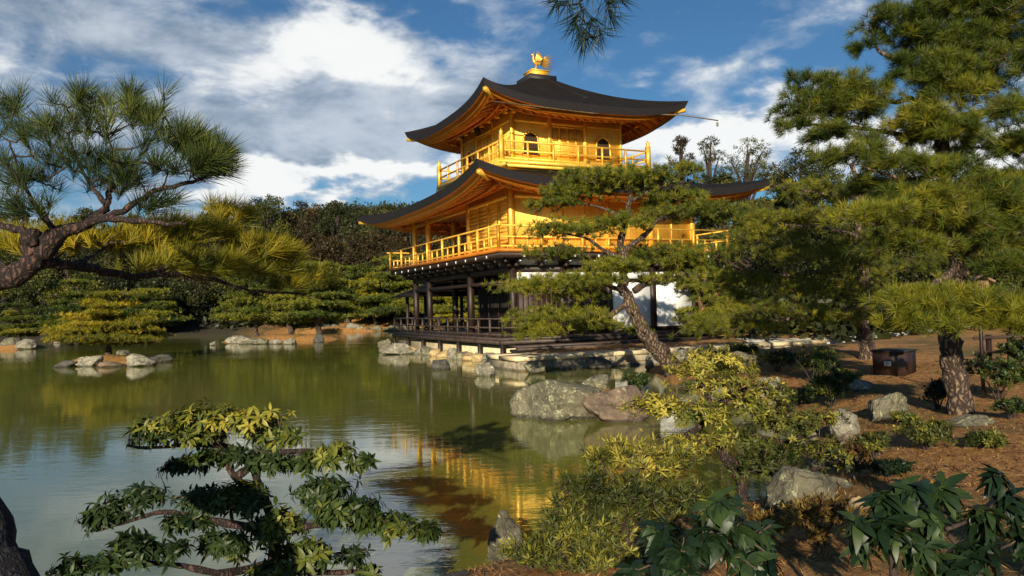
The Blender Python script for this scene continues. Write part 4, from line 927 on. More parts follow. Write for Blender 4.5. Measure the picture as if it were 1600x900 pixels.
near_fol([(40, 215, 70, 55, 3.6, .5, 22), (120, 205, 70, 50, 3.6, .55, 22), (195, 180, 60, 34, 3.7, .6, 24), (235, 205, 70, 45, 3.5, .55, 24), (290, 235, 50, 35, 3.1, .5, 26), (330, 258, 25, 22, 3.0, .5, 12), (180, 250, 110, 50, 3.3, .4, 26),
          (80, 275, 100, 50, 3.4, .35, 22), (20, 300, 60, 50, 3.5, .35, 16), (250, 275, 80, 35, 3.0, .35, 16), (160, 300, 90, 34, 3.0, .3, 10), (300, 262, 45, 20, 2.9, .45, 22), (345, 255, 22, 22, 3.0, .5, 12), (60, 330, 60, 20, 3.1, .3, 10), (215, 322, 60, 14, 3.0, .3, 8), (100, 160, 40, 20, 3.5, .5, 12), (-40, 250, 50, 70, 3.5, .4, 20)], nodes, tmn, m_needle_d, 'needles', .55, (.013, .0045))
near_fol([(150, 385, 65, 24, 3.9, .7, 40), (230, 385, 70, 30, 4.1, .65, 50), (320, 375, 60, 30, 4.3, .6, 45), (400, 392, 48, 24, 4.4, .7, 42), (350, 420, 70, 22, 4.2, .45, 44), (430, 425, 50, 18, 4.6, .5, 28), (270, 418, 70, 20, 4.0, .45, 40),
          (20, 390, 60, 22, 3.8, .6, 30), (370, 345, 30, 14, 4.4, .75, 12), (480, 440, 45, 14, 4.8, .5, 18), (90, 370, 60, 20, 4.2, .55, 26), (440, 402, 30, 18, 4.6, .75, 20), (460, 450, 40, 10, 4.7, .5, 14), (355, 335, 40, 14, 4.5, .8, 16), (250, 355, 60, 14, 4.2, .8, 22)], nodes2, tmn, m_needle_y, 'needles', .75, (.010, .003), 1.5)  # lower branch: its sunlit yellow-green is put into the needle colour

# sprig hanging into the top of the picture
base = np.array([1.9, -1.6, gy(1.9, -1.6)])
root = thing('pine_tree', 'dark pine sprig hanging down from above over the pavilion roof', 'tree', tuple(base))
b = Buf(); limb(b, [base-[0, 0, .2], base+[.1, .1, 1.5], base+[0, .2, 3.2], base+[-.2, .4, 4.2]], .16, .09, 10, .01, rn, .5); b.build('trunk', m_barkb, root, True)
b = Buf(); N_ = list(limb(b, [base+[-.1, .3, 3.6], np.array([1.5, .2, 4.0]), PX(1050, -330, 2.0), PX(975, -120, 2.2), PX(915, -30, 2.3), PX(905, 5, 2.3)], .05, .005, 8, .002, rn))
fb_ = Buf()
pts = np.array([PX(870, 0, 2.3), PX(900, 35, 2.3), PX(925, 40, 2.3), PX(955, 25, 2.28), PX(915, 62, 2.3), PX(965, -5, 2.3), PX(885, 8, 2.3), PX(912, 20, 2.28), PX(905, 52, 2.3), PX(938, 55, 2.25), PX(950, 6, 2.3), PX(925, -15, 2.3), PX(895, -20, 2.35)]); twigs(b, N_, pts, .006, .003, rn)
dd = norm(pts-PX(915, -45, 2.3)+np.array([0, 0, -.02])); scatter(fb_, [needle_tmpl(40, .088, .0024, rn, 1.25) for _ in range(4)], pts, dd, 1., .1, rn); b.build('branches', m_barkb, root, True); fb_.build('needles', m_needle_d, root)

# ------------------------------------------------------------------ garden pines far
def niwaki(base, h, w, label, mat, seed, tiers=5, group=None, tint=.55, L=.16, nd=14, wd=.02, lean=0., dens=1., name='pine_tree', bark=m_bark, rough=0.):
    r = np.random.default_rng(seed); base = np.array(base, float)
    tp = [base-[0, 0, .2]]
    for k in range(1, 6): tp.append(base+np.array([lean*h*k/5+r.normal()*.05*h, r.normal()*.05*h, h*.93*k/5]))
    limbs_ = [(tp, h*.035+.03, h*.008+.01)]; pads_ = []
    for t in range(tiers):
        f = t/(tiers-1); z = h*(.26+.68*f); ww = w/2*(1-.62*f**1.2); c0 = base+np.array([lean*z, 0, z]); m_ = 1 if f > .95 else int(3+3*(1-f))
        for q in range(m_):
            a = q*6.283/m_+r.uniform(0, 1.5); rr_ = ww*(.62 if m_ > 1 else 0)*r.uniform(.8, 1.1)
            c = c0+np.array([math.cos(a)*rr_, math.sin(a)*rr_, r.uniform(-.06, .06)*h]); rad = np.array([ww*.48, ww*.48, max(.055*h, .12)*r.uniform(.8, 1.2)])*r.uniform(.85, 1.2)
            if m_ == 1: rad[:2] = w*.2
            pads_.append((c, rad, int(dens*110*rad[0]*rad[0]/(L*L*22)*1.9+14), np.clip(tint+r.normal()*.15, 0, 1)))
            limbs_.append(([c0-[0, 0, .06*h], (c0+c)/2-[0, 0, .03*h], c-[0, 0, rad[2]*.4]], h*.014+.012, .012))
    tmm = [needle_tmpl(nd, L, wd, r, 1.35) for _ in range(4)]
    return tree(name, label, 'tree', base, limbs_, pads_, tmm, mat, bark, group=group, r=r, tw=(.03, .012), up=.7)
def on(px, z, d): p = PX(px, 480, d); return np.array([p[0], p[1], gy(p[0], p[1]) if z is None else z])
g = GPX(160, 566); niwaki((g[0], g[1]+.6, .25), 3.0, 4.7, 'yellow green tiered pine growing on the small rock islet', m_needle_y, 31, 6, tint=.6, wd=.017, dens=1.1)
g = GPX(10, 545); niwaki((g[0], g[1]+1.2, .3), 3.0, 3.6, 'tiered pine on the islet cut by the photo edge', m_needle, 32, 5, tint=.6, wd=.018)
g = GPX(400, 530); niwaki((g[0], g[1], .4), 5.0, 6.2, 'tiered pine with slanting trunk on the orange earth islet', m_needle, 33, 6, tint=.6, L=.22, wd=.03, lean=-.05)
g = GPX(500, 530); niwaki((g[0], g[1], .4), 5.6, 6.8, 'dark trunked tiered pine at the far end of the orange islet', m_needle, 34, 6, tint=.6, L=.22, wd=.03)
for i, (x, yb, top, wpx, lb, mt, ti) in enumerate([(120, 528, 440, 110, 'dark tiered pine behind the small rock islet', m_needle, .35), (230, 524, 450, 110, 'dull green pine on the far shore behind the islet pine', m_needle, .5), (455, 518, 420, 100, 'spreading pine on the far shore behind the orange islet', m_needle, .6),
                                            (620, 512, 395, 130, 'pine with pale pads on the far bank beside the pavilion veranda', m_needle, .65), (590, 508, 425, 90, 'light green pine low on the far bank beyond the deck', m_needle_y, .45), (680, 510, 400, 110, 'pine seen between the veranda posts', m_needle, .6),
                                            (545, 505, 415, 70, 'olive pine above the earth bank', m_needle, .5), (720, 512, 450, 90, 'small pine seen through the open porch', m_needle_y, .45)]):
    g = ground_px(x, yb); d = float((g-CAM)@FW); niwaki(g, (yb-top)/FPX*d, wpx/FPX*d, lb, mt, 50+i, 6, tint=ti, L=.30, nd=12, wd=.045)

# ------------------------------------------------------------------ far woods
def crown_tree(base, h, w, mat, label, seed, group, n=900, crown_lo=.25, cat='tree', leaf=.34, nclump=26, name='evergreen_tree', gap=0., qt=None):
    r = np.random.default_rng(seed); base = np.array(base, float); root = thing(name, label, cat, tuple(base), group)
    b = Buf(); tp = [base-[0, 0, .5], base+[r.normal()*.2, 0, h*.3], base+[r.normal()*.4, 0, h*.6], base+[r.normal()*.3, 0, h*.92]]; limb(b, tp, .02*h+.08, .04, 7, .02, r); fb_ = Buf()
    C = []
    for k in range(nclump):
        f = r.uniform(0, 1); z = h*(crown_lo+(1-crown_lo)*f)*.96; prof = math.sin(math.pi*min(1, (f*.86+.14)))**.6 if gap < .5 else 1.15-f
        a = r.uniform(0, 6.283); q = w/2*prof*math.sqrt(r.uniform(.1, 1)); c = base+np.array([math.cos(a)*q, math.sin(a)*q, z]); s_ = w*(r.uniform(.11, .20) if gap < .5 else r.uniform(.10, .19))
        C.append(c); m_ = max(8, int(n/nclump*(s_/(w*.15))**2)); d = norm(r.normal(size=(m_, 3))); p = c+d*np.array([s_, s_, s_*.75])*r.uniform(.55, 1.05, (m_, 1))
        scatter(fb_, qt or QT, p, d, r.uniform(.7, 1.3, m_), np.clip(.45+r.normal()*.16+r.normal(size=m_)*.1, 0, 1), r)
        limb(b, [base+[0, 0, max(h*.15, z*.72)], (c+base+[0, 0, z*.8])/2, c], .012*h, .03, 5)
    b.build('trunk', m_twigd, root, True); fb_.build('crown', mat, root); return root
QT = [quad_tmpl(13, .27, rr, .36) for _ in range(6)]
QT2 = [quad_tmpl(14, .13, rr, .22) for _ in range(6)]
kinds = [(m_far, 'dark evergreen tree in the wood beyond the pond'), (m_far_b, 'russet brown tree in the wood beyond the pond'), (m_far_g, 'dull green tree in the wood beyond the pond')]
k = 0
rf = np.random.default_rng(77)
for (y_, z_) in [(0, 0)]:
    for row, (dep, x0, x1, st) in enumerate([(90, -60, 700, 62), (99, -90, 730, 66), (112, -110, 760, 64)]):
        for x in np.arange(x0, x1, st):
            xx = x+rf.uniform(-14, 14); d = dep+rf.uniform(-3, 3)
            top = [np.interp(xx, [0, 300, 400, 500, 600, 700], [425, 430, 435, 420, 415, 400]), np.interp(xx, [0, 300, 400, 500, 600, 700], [365, 375, 372, 368, 362, 350]), np.interp(xx, [0, 250, 345, 415, 470, 520, 600, 700], [318, 332, 316, 296, 308, 312, 318, 325])][row]+rf.uniform(-8, 8)
            p = PX(xx, top, d); bz = gy(p[0], p[1]); kk = (int(rf.integers(0, 3)) if row < 2 else (0, 1, 2, 0, 1)[int(rf.integers(0, 5))])
            if row == 0: kk = (0, 2, 2)[int(rf.integers(0, 3))]
            crown_tree((p[0], p[1], bz), p[2]-bz, rf.uniform(6.5, 9) if row else rf.uniform(5, 7), kinds[kk][0], kinds[kk][1], 500+k, 'trees in the wood beyond the pond', n=760, crown_lo=.12 if row == 0 else .3); k += 1
# left shade: darker big trees near the far shore
# trees to the right, behind the pavilion
for i, (x, top, d, w_, lb, mt, lo, gap, nm) in enumerate([
        (1062, 203, 70, 3.6, 'thin sparse conifer, leftmost of the two bare tall ones beside the top roof', m_far_b, .55, .9, 'conifer_tree'), (1107, 197, 70, 4.6, 'tall sparse conifer with open crown between the thin conifer and the flat pine', m_far, .55, .6, 'conifer_tree'),
        (1162, 212, 66, 6.0, 'flat topped pine against the white cloud', m_far_g, .5, .3, 'pine_tree'), (1215, 272, 60, 5.0, 'rounded green tree behind the lower roof corner', m_far_g, .3, 0, 'evergreen_tree'), (1130, 275, 62, 4.5, 'low dark tree behind the lower roof edge', m_far, .3, 0, 'evergreen_tree'),
        (1250, 235, 52, 6.5, 'dark tree behind the large pine crown tip', m_far, .25, 0, 'evergreen_tree'), (1310, 250, 46, 6.5, 'dull green tree behind the spreading pine', m_far_g, .2, 0, 'evergreen_tree'), (1390, 262, 44, 7, 'dark tree behind the large pine trunk', m_far, .2, 0, 'evergreen_tree'),
        (1470, 250, 46, 7, 'green tree filling the gap beside the large pine trunk', m_far_g, .2, 0, 'evergreen_tree'), (1550, 262, 44, 7, 'dark tree behind the wooden notice', m_far, .2, 0, 'evergreen_tree'), (1640, 250, 42, 7, 'dark tree at the photo edge behind the large pine', m_far, .2, 0, 'evergreen_tree'),
        (1028, 272, 66, 3.4, 'reddish conifer top peeping over the upper balcony rail', m_far_b, .3, .3, 'conifer_tree'),
        (1170, 330, 46, 6.5, 'dense green tree behind the pavilion corner', m_far_g, .1, 0, 'evergreen_tree'), (1240, 340, 40, 6.0, 'dense dark tree under the spreading pine crown', m_far, .1, 0, 'evergreen_tree'), (1330, 350, 38, 6.0, 'dense green tree behind the brown box', m_far_g, .1, 0, 'evergreen_tree'),
        (1430, 350, 36, 6.0, 'dense dark tree behind the fence rail', m_far, .1, 0, 'evergreen_tree'), (1530, 340, 34, 6.0, 'dense green tree behind the fence end', m_far_g, .1, 0, 'evergreen_tree')]):
    p = PX(x, top, d); bz = gy(p[0], p[1]); h = p[2]-bz
    crown_tree((p[0], p[1], bz), h, w_, mt, lb, 700+i, 'trees behind the pavilion garden', n=(2600 if d < 56 else 1300) if not gap else int(650), crown_lo=lo, gap=gap, nclump=(34 if d < 56 else 26) if gap < .5 else 16, name=nm, qt=QT2 if d < 56 or gap else None)
# red trunked pines just right of the pavilion
for i, (x, lb) in enumerate([(1098, 'slender red trunked pine beside the white wall'), (1120, 'forked red trunked pine right of the white wall')]):
    g = on(x, None, 33+i*2); niwaki(g, 3.4+.5*i, 3.0, lb, m_needle, 90+i, 3, tint=.6, L=.2, wd=.02, lean=(-.03, .06)[i], bark=m_barkr)
# wooded hill, one mass
r = np.random.default_rng(9); n = 2600
hx = r.uniform(-190, 90, n); hy = r.uniform(150, 340, n); hz = H(hx, hy); b = Buf()
QH = [quad_tmpl(130, .85, r, 3.0) for _ in range(5)]
scatter(b, QH, np.stack([hx, hy, hz+3.2+r.uniform(-1.5, 2.2, n)], 1), np.tile([0, 0, 1.], (n, 1)), r.uniform(.8, 1.5, n), np.clip(.45+r.normal(size=n)*.15, 0, 1), r)
tag(b.build('wooded_hill_canopy', m_far), 'distant dark wooded hill rising beyond the far trees', 'woodland', kind='stuff')
r = np.random.default_rng(19); n = 700; hx = r.uniform(-110, 30, n); hy = r.uniform(84, 92, n); b = Buf(); hz = H(hx, hy)
scatter(b, [quad_tmpl(26, .5, r, .9) for _ in range(4)], np.stack([hx, hy, hz+.6], 1), np.tile([0, 0, 1.], (n, 1)), r.uniform(.8, 1.6, n), np.clip(.3+r.normal(size=n)*.12, 0, 1), r)
tag(b.build('undergrowth', m_far), 'dark low undergrowth along the far shore of the pond', 'undergrowth', kind='stuff')
r = np.random.default_rng(23); n = 900; hx = r.uniform(9, 60, n); hy = r.uniform(30, 42, n); b = Buf(); hz = H(hx, hy)
scatter(b, [quad_tmpl(30, .32, r, .8) for _ in range(4)], np.stack([hx, hy, hz+.7], 1), np.tile([0, 0, 1.], (n, 1)), r.uniform(.8, 1.8, n), np.clip(.35+r.normal(size=n)*.15, 0, 1), r)
tag(b.build('undergrowth', m_far), 'dark low undergrowth behind the garden fence', 'undergrowth', kind='stuff')

# ------------------------------------------------------------------ broadleaf shrubs
def shrub(name, label, base, limbs_px, pads_px, tm, mat, bark, dep, ry_f=1., th_f=.85, nf=1., *, tw=(.008, .003), up=.35, hollow=.4, tintj=.2, scl=(.6, 1.35), lr=(.04, .012), seed=1, cat='shrub', sag=0.):
    limbs_ = []
    for i, L in enumerate(limbs_px):
        P = [PX(x, y, dep+dd) for x, y, dd in L]
        if i == 0: P = [np.array(base)-[0, 0, .15]]+P
        limbs_.append((P, lr[0] if i == 0 else lr[0]*.55, lr[1] if i == 0 else lr[1]*.6))
    pads_ = [(*px_pad(x, y, rx, ry*ry_f, dep+dd, th_f), int(n*nf), t) for (x, y, rx, ry, dd, t, n) in pads_px]
    return tree(name, label, cat, base, limbs_, pads_, tm, mat, bark, twig=m_twig, r=np.random.default_rng(seed), tw=tw, up=up, hollow=hollow, tintj=tintj, scl=scl, sag=sag, foliage_name='leaves')
# foreground left: layered small tree over the water
D1 = 4.6
tb = PX(395, 960, D1-.1); base = np.array([tb[0], tb[1]-.15, gy(tb[0], tb[1]-.15)])
tmr = [rosette_tmpl(8, .060, .021, rr, .5, 1.95, .4, 2) for _ in range(6)]
shrub('layered_shrub', 'layered dark glossy leaved small tree leaning over the water in the foreground', base,
      [[(425, 905, 0), (430, 860, 0), (425, 815, .1), (405, 770, .1), (370, 748, .1), (355, 720, .1), (340, 690, .1)], [(405, 770, .1), (395, 730, .2), (365, 700, .2), (300, 695, .2), (230, 700, .2), (198, 696, .2)],
       [(370, 745, .1), (420, 712, 0), (470, 705, -.1), (520, 708, -.2), (560, 715, -.2)], [(425, 840, 0), (480, 822, -.2), (560, 820, -.3), (640, 830, -.3)], [(425, 830, 0), (340, 815, .2), (260, 800, .3), (200, 815, .3), (150, 830, .3)],
       [(430, 880, 0), (350, 895, -.3), (290, 885, -.4), (230, 880, -.4), (150, 885, -.4)], [(430, 890, 0), (520, 895, -.2), (580, 890, -.2)]],
      [(330, 655, 60, 15, .1, .8, 75), (250, 672, 45, 16, .2, .75, 48), (400, 660, 55, 14, 0, .8, 60), (300, 685, 60, 9, .1, .6, 40), (435, 680, 35, 12, 0, .6, 32), (355, 715, 55, 14, .1, .35, 50), (420, 725, 40, 12, 0, .35, 34),
       (290, 730, 32, 14, .2, .3, 30), (520, 712, 40, 14, -.2, .6, 42), (560, 722, 20, 10, -.2, .6, 14), (470, 725, 26, 10, -.1, .45, 18),
       (210, 780, 38, 18, .3, .3, 42), (160, 812, 36, 18, .3, .25, 40), (320, 780, 55, 22, .2, .4, 75), (390, 785, 45, 25, 0, .5, 75), (290, 820, 45, 15, .2, .35, 44), (500, 770, 45, 22, -.2, .3, 60), (540, 800, 55, 20, -.3, .45, 75), (600, 825, 50, 18, -.3, .5, 62), (655, 835, 26, 13, -.3, .55, 26),
       (440, 830, 45, 28, -.2, .55, 80), (350, 855, 50, 20, -.2, .4, 60), (240, 865, 55, 20, -.4, .35, 65), (150, 885, 55, 14, -.4, .35, 50), (200, 850, 30, 12, -.4, .3, 24), (480, 870, 50, 24, -.3, .5, 70), (550, 870, 30, 12, -.2, .3, 20), (430, 895, 40, 14, -.3, .5, 35), (580, 893, 26, 6, -.2, .4, 14)],
      tmr, m_gleaf, m_barkn, D1, 1.0, .6, 1.7, tw=(.008, .003), up=.45, tintj=.13, seed=41, lr=(.055, .012), cat='tree')  # upper pads tinted yellower: sunlight on them painted into the leaf colour
# yellow leaved gnarled shrub centre right
D2 = 7.0
bp = ground_px(1130, 835); base = np.array([PX(1150, 800, D2)[0], PX(1150, 800, D2)[1], 0]); base[2] = gy(base[0], base[1])
tms = [rosette_tmpl(8, .050, .019, rr, .3, 1.7, .35, 2) for _ in range(6)]
shrub('gnarled_shrub', 'gnarled yellow leaved small tree spreading from the bank over the water', base,
      [[(1160, 760, 0), (1135, 720, 0), (1120, 690, 0), (1075, 684, -.1), (1100, 660, -.1), (1110, 630, 0), (1090, 600, .1)], [(1110, 640, 0), (1060, 630, -.2), (1000, 640, -.3)], [(1120, 690, 0), (1170, 680, .1), (1230, 690, .2), (1280, 680, .3)],
       [(1135, 715, 0), (1180, 735, -.2), (1230, 740, -.1), (1290, 730, 0)], [(1110, 640, 0), (1160, 610, .2), (1200, 600, .3)]],
      [(1100, 565, 55, 14, .5, .8, 60), (1150, 575, 45, 14, .6, .75, 45), (1060, 590, 40, 13, .3, .8, 40), (1120, 605, 60, 18, .1, .75, 85), (1030, 640, 55, 16, -.3, .85, 75), (1090, 650, 50, 18, -.2, .75, 65), (1160, 640, 55, 20, .1, .7, 80),
       (1200, 620, 40, 18, .4, .65, 50), (1070, 700, 45, 16, -.3, .8, 55), (1150, 690, 50, 18, 0, .65, 65), (1220, 670, 50, 22, .2, .6, 75), (1270, 660, 38, 16, .3, .55, 42), (1240, 710, 55, 18, .1, .5, 70), (1300, 710, 40, 14, .2, .5, 40), (1180, 730, 50, 16, -.2, .35, 55), (1260, 745, 45, 12, 0, .3, 38), (1340, 730, 35, 12, .2, .3, 30)],
      tms, m_yleaf, m_barkn, D2, 1.25, .9, 1.9, tw=(.009, .0035), up=.5, seed=42, lr=(.06, .018), tintj=.16, cat='tree')
# fine leaved shrub bottom centre
D3 = 5.0
p = PX(980, 930, D3); base = np.array([p[0], p[1], gy(p[0], p[1])])
tmf = [rosette_tmpl(7, .055, .013, rr, .15, 1.3, .1, 1) for _ in range(6)]
shrub('twiggy_shrub', 'twiggy fine leaved yellow green shrub at the near water edge', base,
      [[(978, 890, 0), (980, 840, 0), (985, 780, .1), (1000, 730, .1)], [(980, 860, 0), (930, 810, -.1), (880, 765, -.1)], [(980, 850, 0), (1030, 800, 0), (1060, 750, .1)], [(978, 885, 0), (910, 870, -.2), (850, 860, -.2)], [(982, 810, 0), (950, 750, .1), (940, 715, .1)]],
      [(975, 715, 50, 20, .1, .85, 95), (1050, 730, 45, 30, .2, .7, 100), (930, 730, 32, 18, .1, .65, 50), (900, 770, 40, 20, -.1, .35, 80), (960, 775, 60, 28, 0, .4, 130), (1030, 790, 55, 30, 0, .4, 120), (890, 825, 45, 25, -.2, .5, 95), (950, 840, 60, 30, -.2, .5, 140), (1040, 850, 60, 30, -.1, .4, 120),
       (860, 870, 55, 18, -.3, .6, 85), (930, 885, 60, 18, -.3, .5, 100), (1000, 890, 55, 18, -.3, .45, 80), (1090, 800, 40, 30, .2, .4, 70)],
      tmf, m_yleaf, m_twigd, D3, 1.5, .9, 1.5, tw=(.006, .0022), up=.6, seed=43, lr=(.022, .008), hollow=.2)
# big dark leaves very close
D4 = 2.7
tmb = [rosette_tmpl(9, .088, .034, rr, 1.0, 2.4, .55, 5, .15) for _ in range(6)]
for nm, lab, bx, LB, PB, sd in [
        ('broadleaf_plant', 'dark plant with large drooping glossy leaves at the bottom centre of the view', 1085,
         [[(1090, 890, 0), (1100, 850, 0), (1130, 810, .05)], [(1095, 880, 0), (1040, 850, 0), (1010, 820, 0)], [(1095, 880, 0), (1160, 850, .05), (1205, 820, .05)]],
         [(1010, 825, 26, 12, 0, .4, 6), (1045, 865, 30, 14, -.1, .3, 7), (1130, 790, 28, 12, 0, .55, 7), (1165, 830, 30, 14, 0, .6, 8), (1200, 840, 20, 14, .1, .5, 6), (1110, 850, 32, 16, -.1, .4, 8), (1180, 880, 40, 12, -.1, .4, 8), (1075, 900, 40, 10, -.1, .3, 6), (1090, 825, 18, 8, .1, .35, 4), (985, 890, 18, 8, 0, .25, 3)], 51),
        ('broadleaf_plant', 'dark plant with large drooping glossy leaves on a forked stem at the bottom corner', 1400,
         [[(1395, 880, 0), (1400, 840, 0), (1420, 800, 0), (1400, 770, 0)], [(1398, 860, 0), (1360, 825, 0), (1345, 810, 0)], [(1405, 850, 0), (1470, 830, 0), (1540, 800, .05), (1565, 765, .05), (1555, 745, .05)], [(1470, 835, 0), (1480, 790, .1), (1470, 765, .1)], [(1480, 835, 0), (1520, 870, 0), (1580, 850, 0)]],
         [(1345, 820, 22, 10, 0, .4, 6), (1375, 785, 26, 10, 0, .45, 7), (1415, 770, 26, 12, 0, .5, 8), (1400, 830, 30, 14, -.1, .5, 8), (1450, 810, 30, 16, 0, .45, 9), (1475, 765, 26, 10, .1, .4, 7), (1440, 860, 34, 14, -.1, .35, 8), (1520, 820, 34, 16, 0, .4, 10), (1548, 745, 16, 8, .05, .25, 4), (1575, 790, 30, 16, .05, .35, 9), (1530, 870, 40, 14, -.05, .35, 9), (1595, 840, 24, 20, 0, .3, 7), (1490, 890, 40, 8, -.1, .35, 7), (1345, 850, 14, 8, 0, .35, 3)], 52)]:
    p = PX(bx, 960, D4); base = np.array([p[0], p[1], gy(p[0], p[1])])
    shrub(nm, lab, base, LB, PB, tmb, m_dleaf, m_twigd, D4, 1.2, .7, 1.35, tw=(.006, .0035), up=.8, seed=sd, lr=(.016, .007), tintj=.18, cat='plant', scl=(.6, 1.15))
# small bushes on the bank
def bush(px, pyb, wpx, hpx, label, mat, tm, seed, tint=.5, n=None, name='bush'):
    g = ground_px(px, pyb); d = float((g-CAM)@FW); w_, h = wpx/FPX*d, hpx/FPX*d; r = np.random.default_rng(seed)
    limbs_ = []; 
    for k_ in range(5):
        a = k_*1.256+r.uniform(0, 1); limbs_.append(([g-[0, 0, .05], g+np.array([math.cos(a)*w_*.12, math.sin(a)*w_*.12, h*.35]), g+np.array([math.cos(a)*w_*.3, math.sin(a)*w_*.3, h*.7])], .014, .006))
    pads_ = []
    for k_ in range(7):
        a = r.uniform(0, 6.28); q = w_*.30*math.sqrt(r.uniform(0, 1)); c = g+np.array([math.cos(a)*q, math.sin(a)*q, h*r.uniform(.35, .72)])
        pads_.append((c, np.array([w_*.24, w_*.24, h*.28]), (n or 40), np.clip(tint+r.normal()*.1, 0, 1)))
    return tree(name, label, 'bush', g, limbs_, pads_, tm, mat, m_twigd, r=r, tw=(.008, .003), up=.6, hollow=.4, trunk_n=5, foliage_name='leaves')
tbs = [rosette_tmpl(7, .055, .021, rr, .2, 1.4, .2, 1) for _ in range(5)]
tbm = [rosette_tmpl(7, .085, .032, rr, .2, 1.4, .2, 1) for _ in range(5)]
for i, q in enumerate([(1270, 600, 90, 60, 'mid green bush on the slope beside the pale upright boulder', m_gleaf, tbm, .55), (1300, 636, 80, 56, 'dark green bush on the orange bank before the stump like stone', m_gleaf, tbm, .5), (1000, 612, 60, 32, 'small dark bush behind the reddish boulder', m_gleaf, tbm, .4),
                        (1448, 702, 90, 48, 'low yellow green bush in the middle of the orange bank', m_yleaf, tbs, .55), (1465, 640, 70, 48, 'small dark bush beside the large pine trunk', m_dleaf, tbs, .3), (1560, 625, 110, 75, 'dark leafy bush with yellow tips behind the large pine trunk', m_gleaf, tbm, .5),
                        (1365, 715, 70, 42, 'sparse yellow bush below the cracked boulder', m_yleaf, tbs, .5), (1280, 850, 130, 75, 'low russet yellow bush behind the big leaf plants', m_rleaf, tmf, .6), (1215, 580, 80, 40, 'green bush under the spreading pine near the path', m_gleaf, tbm, .5),
                        (1160, 570, 70, 36, 'yellow green bush behind the top of the gnarled shrub', m_yleaf, tbm, .5), (1390, 745, 60, 30, 'dark low bush hugging the bank edge', m_dleaf, tbs, .35), (830, 890, 90, 40, 'small yellow leaved bush beside the upright pointed rock', m_yleaf, tmf, .6),
                        (1240, 640, 50, 36, 'small bush tucked between two pale boulders', m_gleaf, tbs, .45), (1590, 580, 60, 50, 'dark bush at the photo edge before the fence', m_gleaf, tbm, .35), (1120, 590, 60, 30, 'low bush on the shore behind the gnarled shrub', m_yleaf, tbm, .5), (1335, 720, 60, 34, 'russet bush between the bank edge and the sparse yellow bush', m_rleaf, tmf, .45), (1410, 665, 50, 22, 'tiny bush under the cracked grey boulder', m_gleaf, tbs, .5), (1325, 610, 56, 34, 'green bush between the dark green bush and the brown box', m_gleaf, tbs, .55), (1540, 700, 60, 24, 'low sprig of yellow leaves beyond the big leaf plant', m_yleaf, tbs, .45), (1250, 690, 60, 34, 'olive bush wedged over the bank edge stones', m_gleaf, tbs, .55), (1580, 655, 70, 34, 'dark low bush beyond the flat grey rock', m_gleaf, tbs, .4), (1200, 850, 90, 46, 'olive twiggy bush between the sloping slab rock and the big leaf plant', m_rleaf, tmf, .5)]):
    bush(*q[:7], 800+i, tint=q[7])
# dry grass tuft
g = GPX(935, 612); g[2] = .55; r = np.random.default_rng(3); g = PX(940, 612, 14.3); b = Buf()
tg_ = needle_tmpl(150, .42, .007, r, 1.0, .25); scatter(b, [tg_], np.array([g+[-.1, 0, -.12], g+[.12, 0, -.14], g+[.0, -.1, -.14]]), np.array([[0, -.1, 1.], [.2, 0, 1], [-.1, -.2, 1]]), 1., .6, r)
tag(b.build('grass_tuft', m_dry), 'tuft of dry yellow grass between the two boulders', 'grass')
# pine litter and leaves on the near bank
r = np.random.default_rng(4); n = 60000; x = r.uniform(-1, 9, n); y = r.uniform(3, 17, n); hh = H(x, y); ok = hh > .1; x, y, hh = x[ok], y[ok], hh[ok]
a = r.uniform(0, 6.28, len(x)); l = r.uniform(.02, .07, len(x)); c_ = np.stack([x, y, hh+.008], 1); dx = np.stack([np.cos(a)*l, np.sin(a)*l, r.uniform(-.01, .02, len(x))], 1); dn = np.stack([-np.sin(a), np.cos(a), 0*a], 1)*r.uniform(.002, .007, len(x))[:, None]
b = Buf(); V = np.stack([c_-dx, c_+dn, c_+dx, c_-dn], 1).reshape(-1, 3); b.add(V, np.arange(len(V)).reshape(-1, 4), np.repeat(r.uniform(0, 1, len(x)), 4))
tag(b.build('pine_litter', foliage('fallen_needles', [(0, (.10, .035, .012)), (.5, (.34, .15, .04)), (1, (.62, .38, .13))], .1, 5)), 'fallen pine needles and dry leaves strewn over the orange bank', 'litter', kind='stuff')

r = np.random.default_rng(14); n = 9000; x = r.uniform(.5, 9, n); y = r.uniform(4, 17, n); hh = H(x, y)
mk = np.sin(x*1.9+1.3*np.sin(y*1.1))+np.sin(y*2.1+1.7*np.sin(x*1.3)+1); dp_ = sd_poly(np.stack([x, y], 1), pond); ok = (hh > .1) & ((mk > 1.15) | ((dp_ < 1.0) & (mk > -.3))) & (r.uniform(size=n) < .45); x, y, hh = x[ok], y[ok], hh[ok]
b = Buf(); scatter(b, [rosette_tmpl(6, .045, .012, r, .2, 1.4, .1, 1) for _ in range(5)], np.stack([x, y, hh+.02], 1), np.tile([0, 0, 1.], (len(x), 1))+r.normal(size=(len(x), 3))*.3, r.uniform(.5, 1.5, len(x)), np.clip(.4+r.normal(size=len(x))*.25, 0, 1), r)
tag(b.build('ground_cover', m_rleaf), 'low russet and olive ground cover in patches on the near bank', 'ground cover', kind='stuff')
for i, q in enumerate([(1225, 1262, 640, 668, m_rockr), (1255, 1290, 668, 692, m_rock), (1290, 1330, 690, 716, m_rockd), (1300, 1345, 735, 762, m_rock), (1180, 1215, 640, 660, m_rockd), (1150, 1196, 795, 822, m_rock), (1060, 1100, 590, 608, m_rock), (1110, 1150, 600, 618, m_rockw), (1345, 1385, 690, 712, m_rockr), (980, 1030, 860, 885, m_rock)]):
    rock_px(*q, 'weathered stone half buried in the bank edge beneath the shrubs', 900+i, onwater=False, sub=4, sink=.2, group='stones buried in the bank edge')

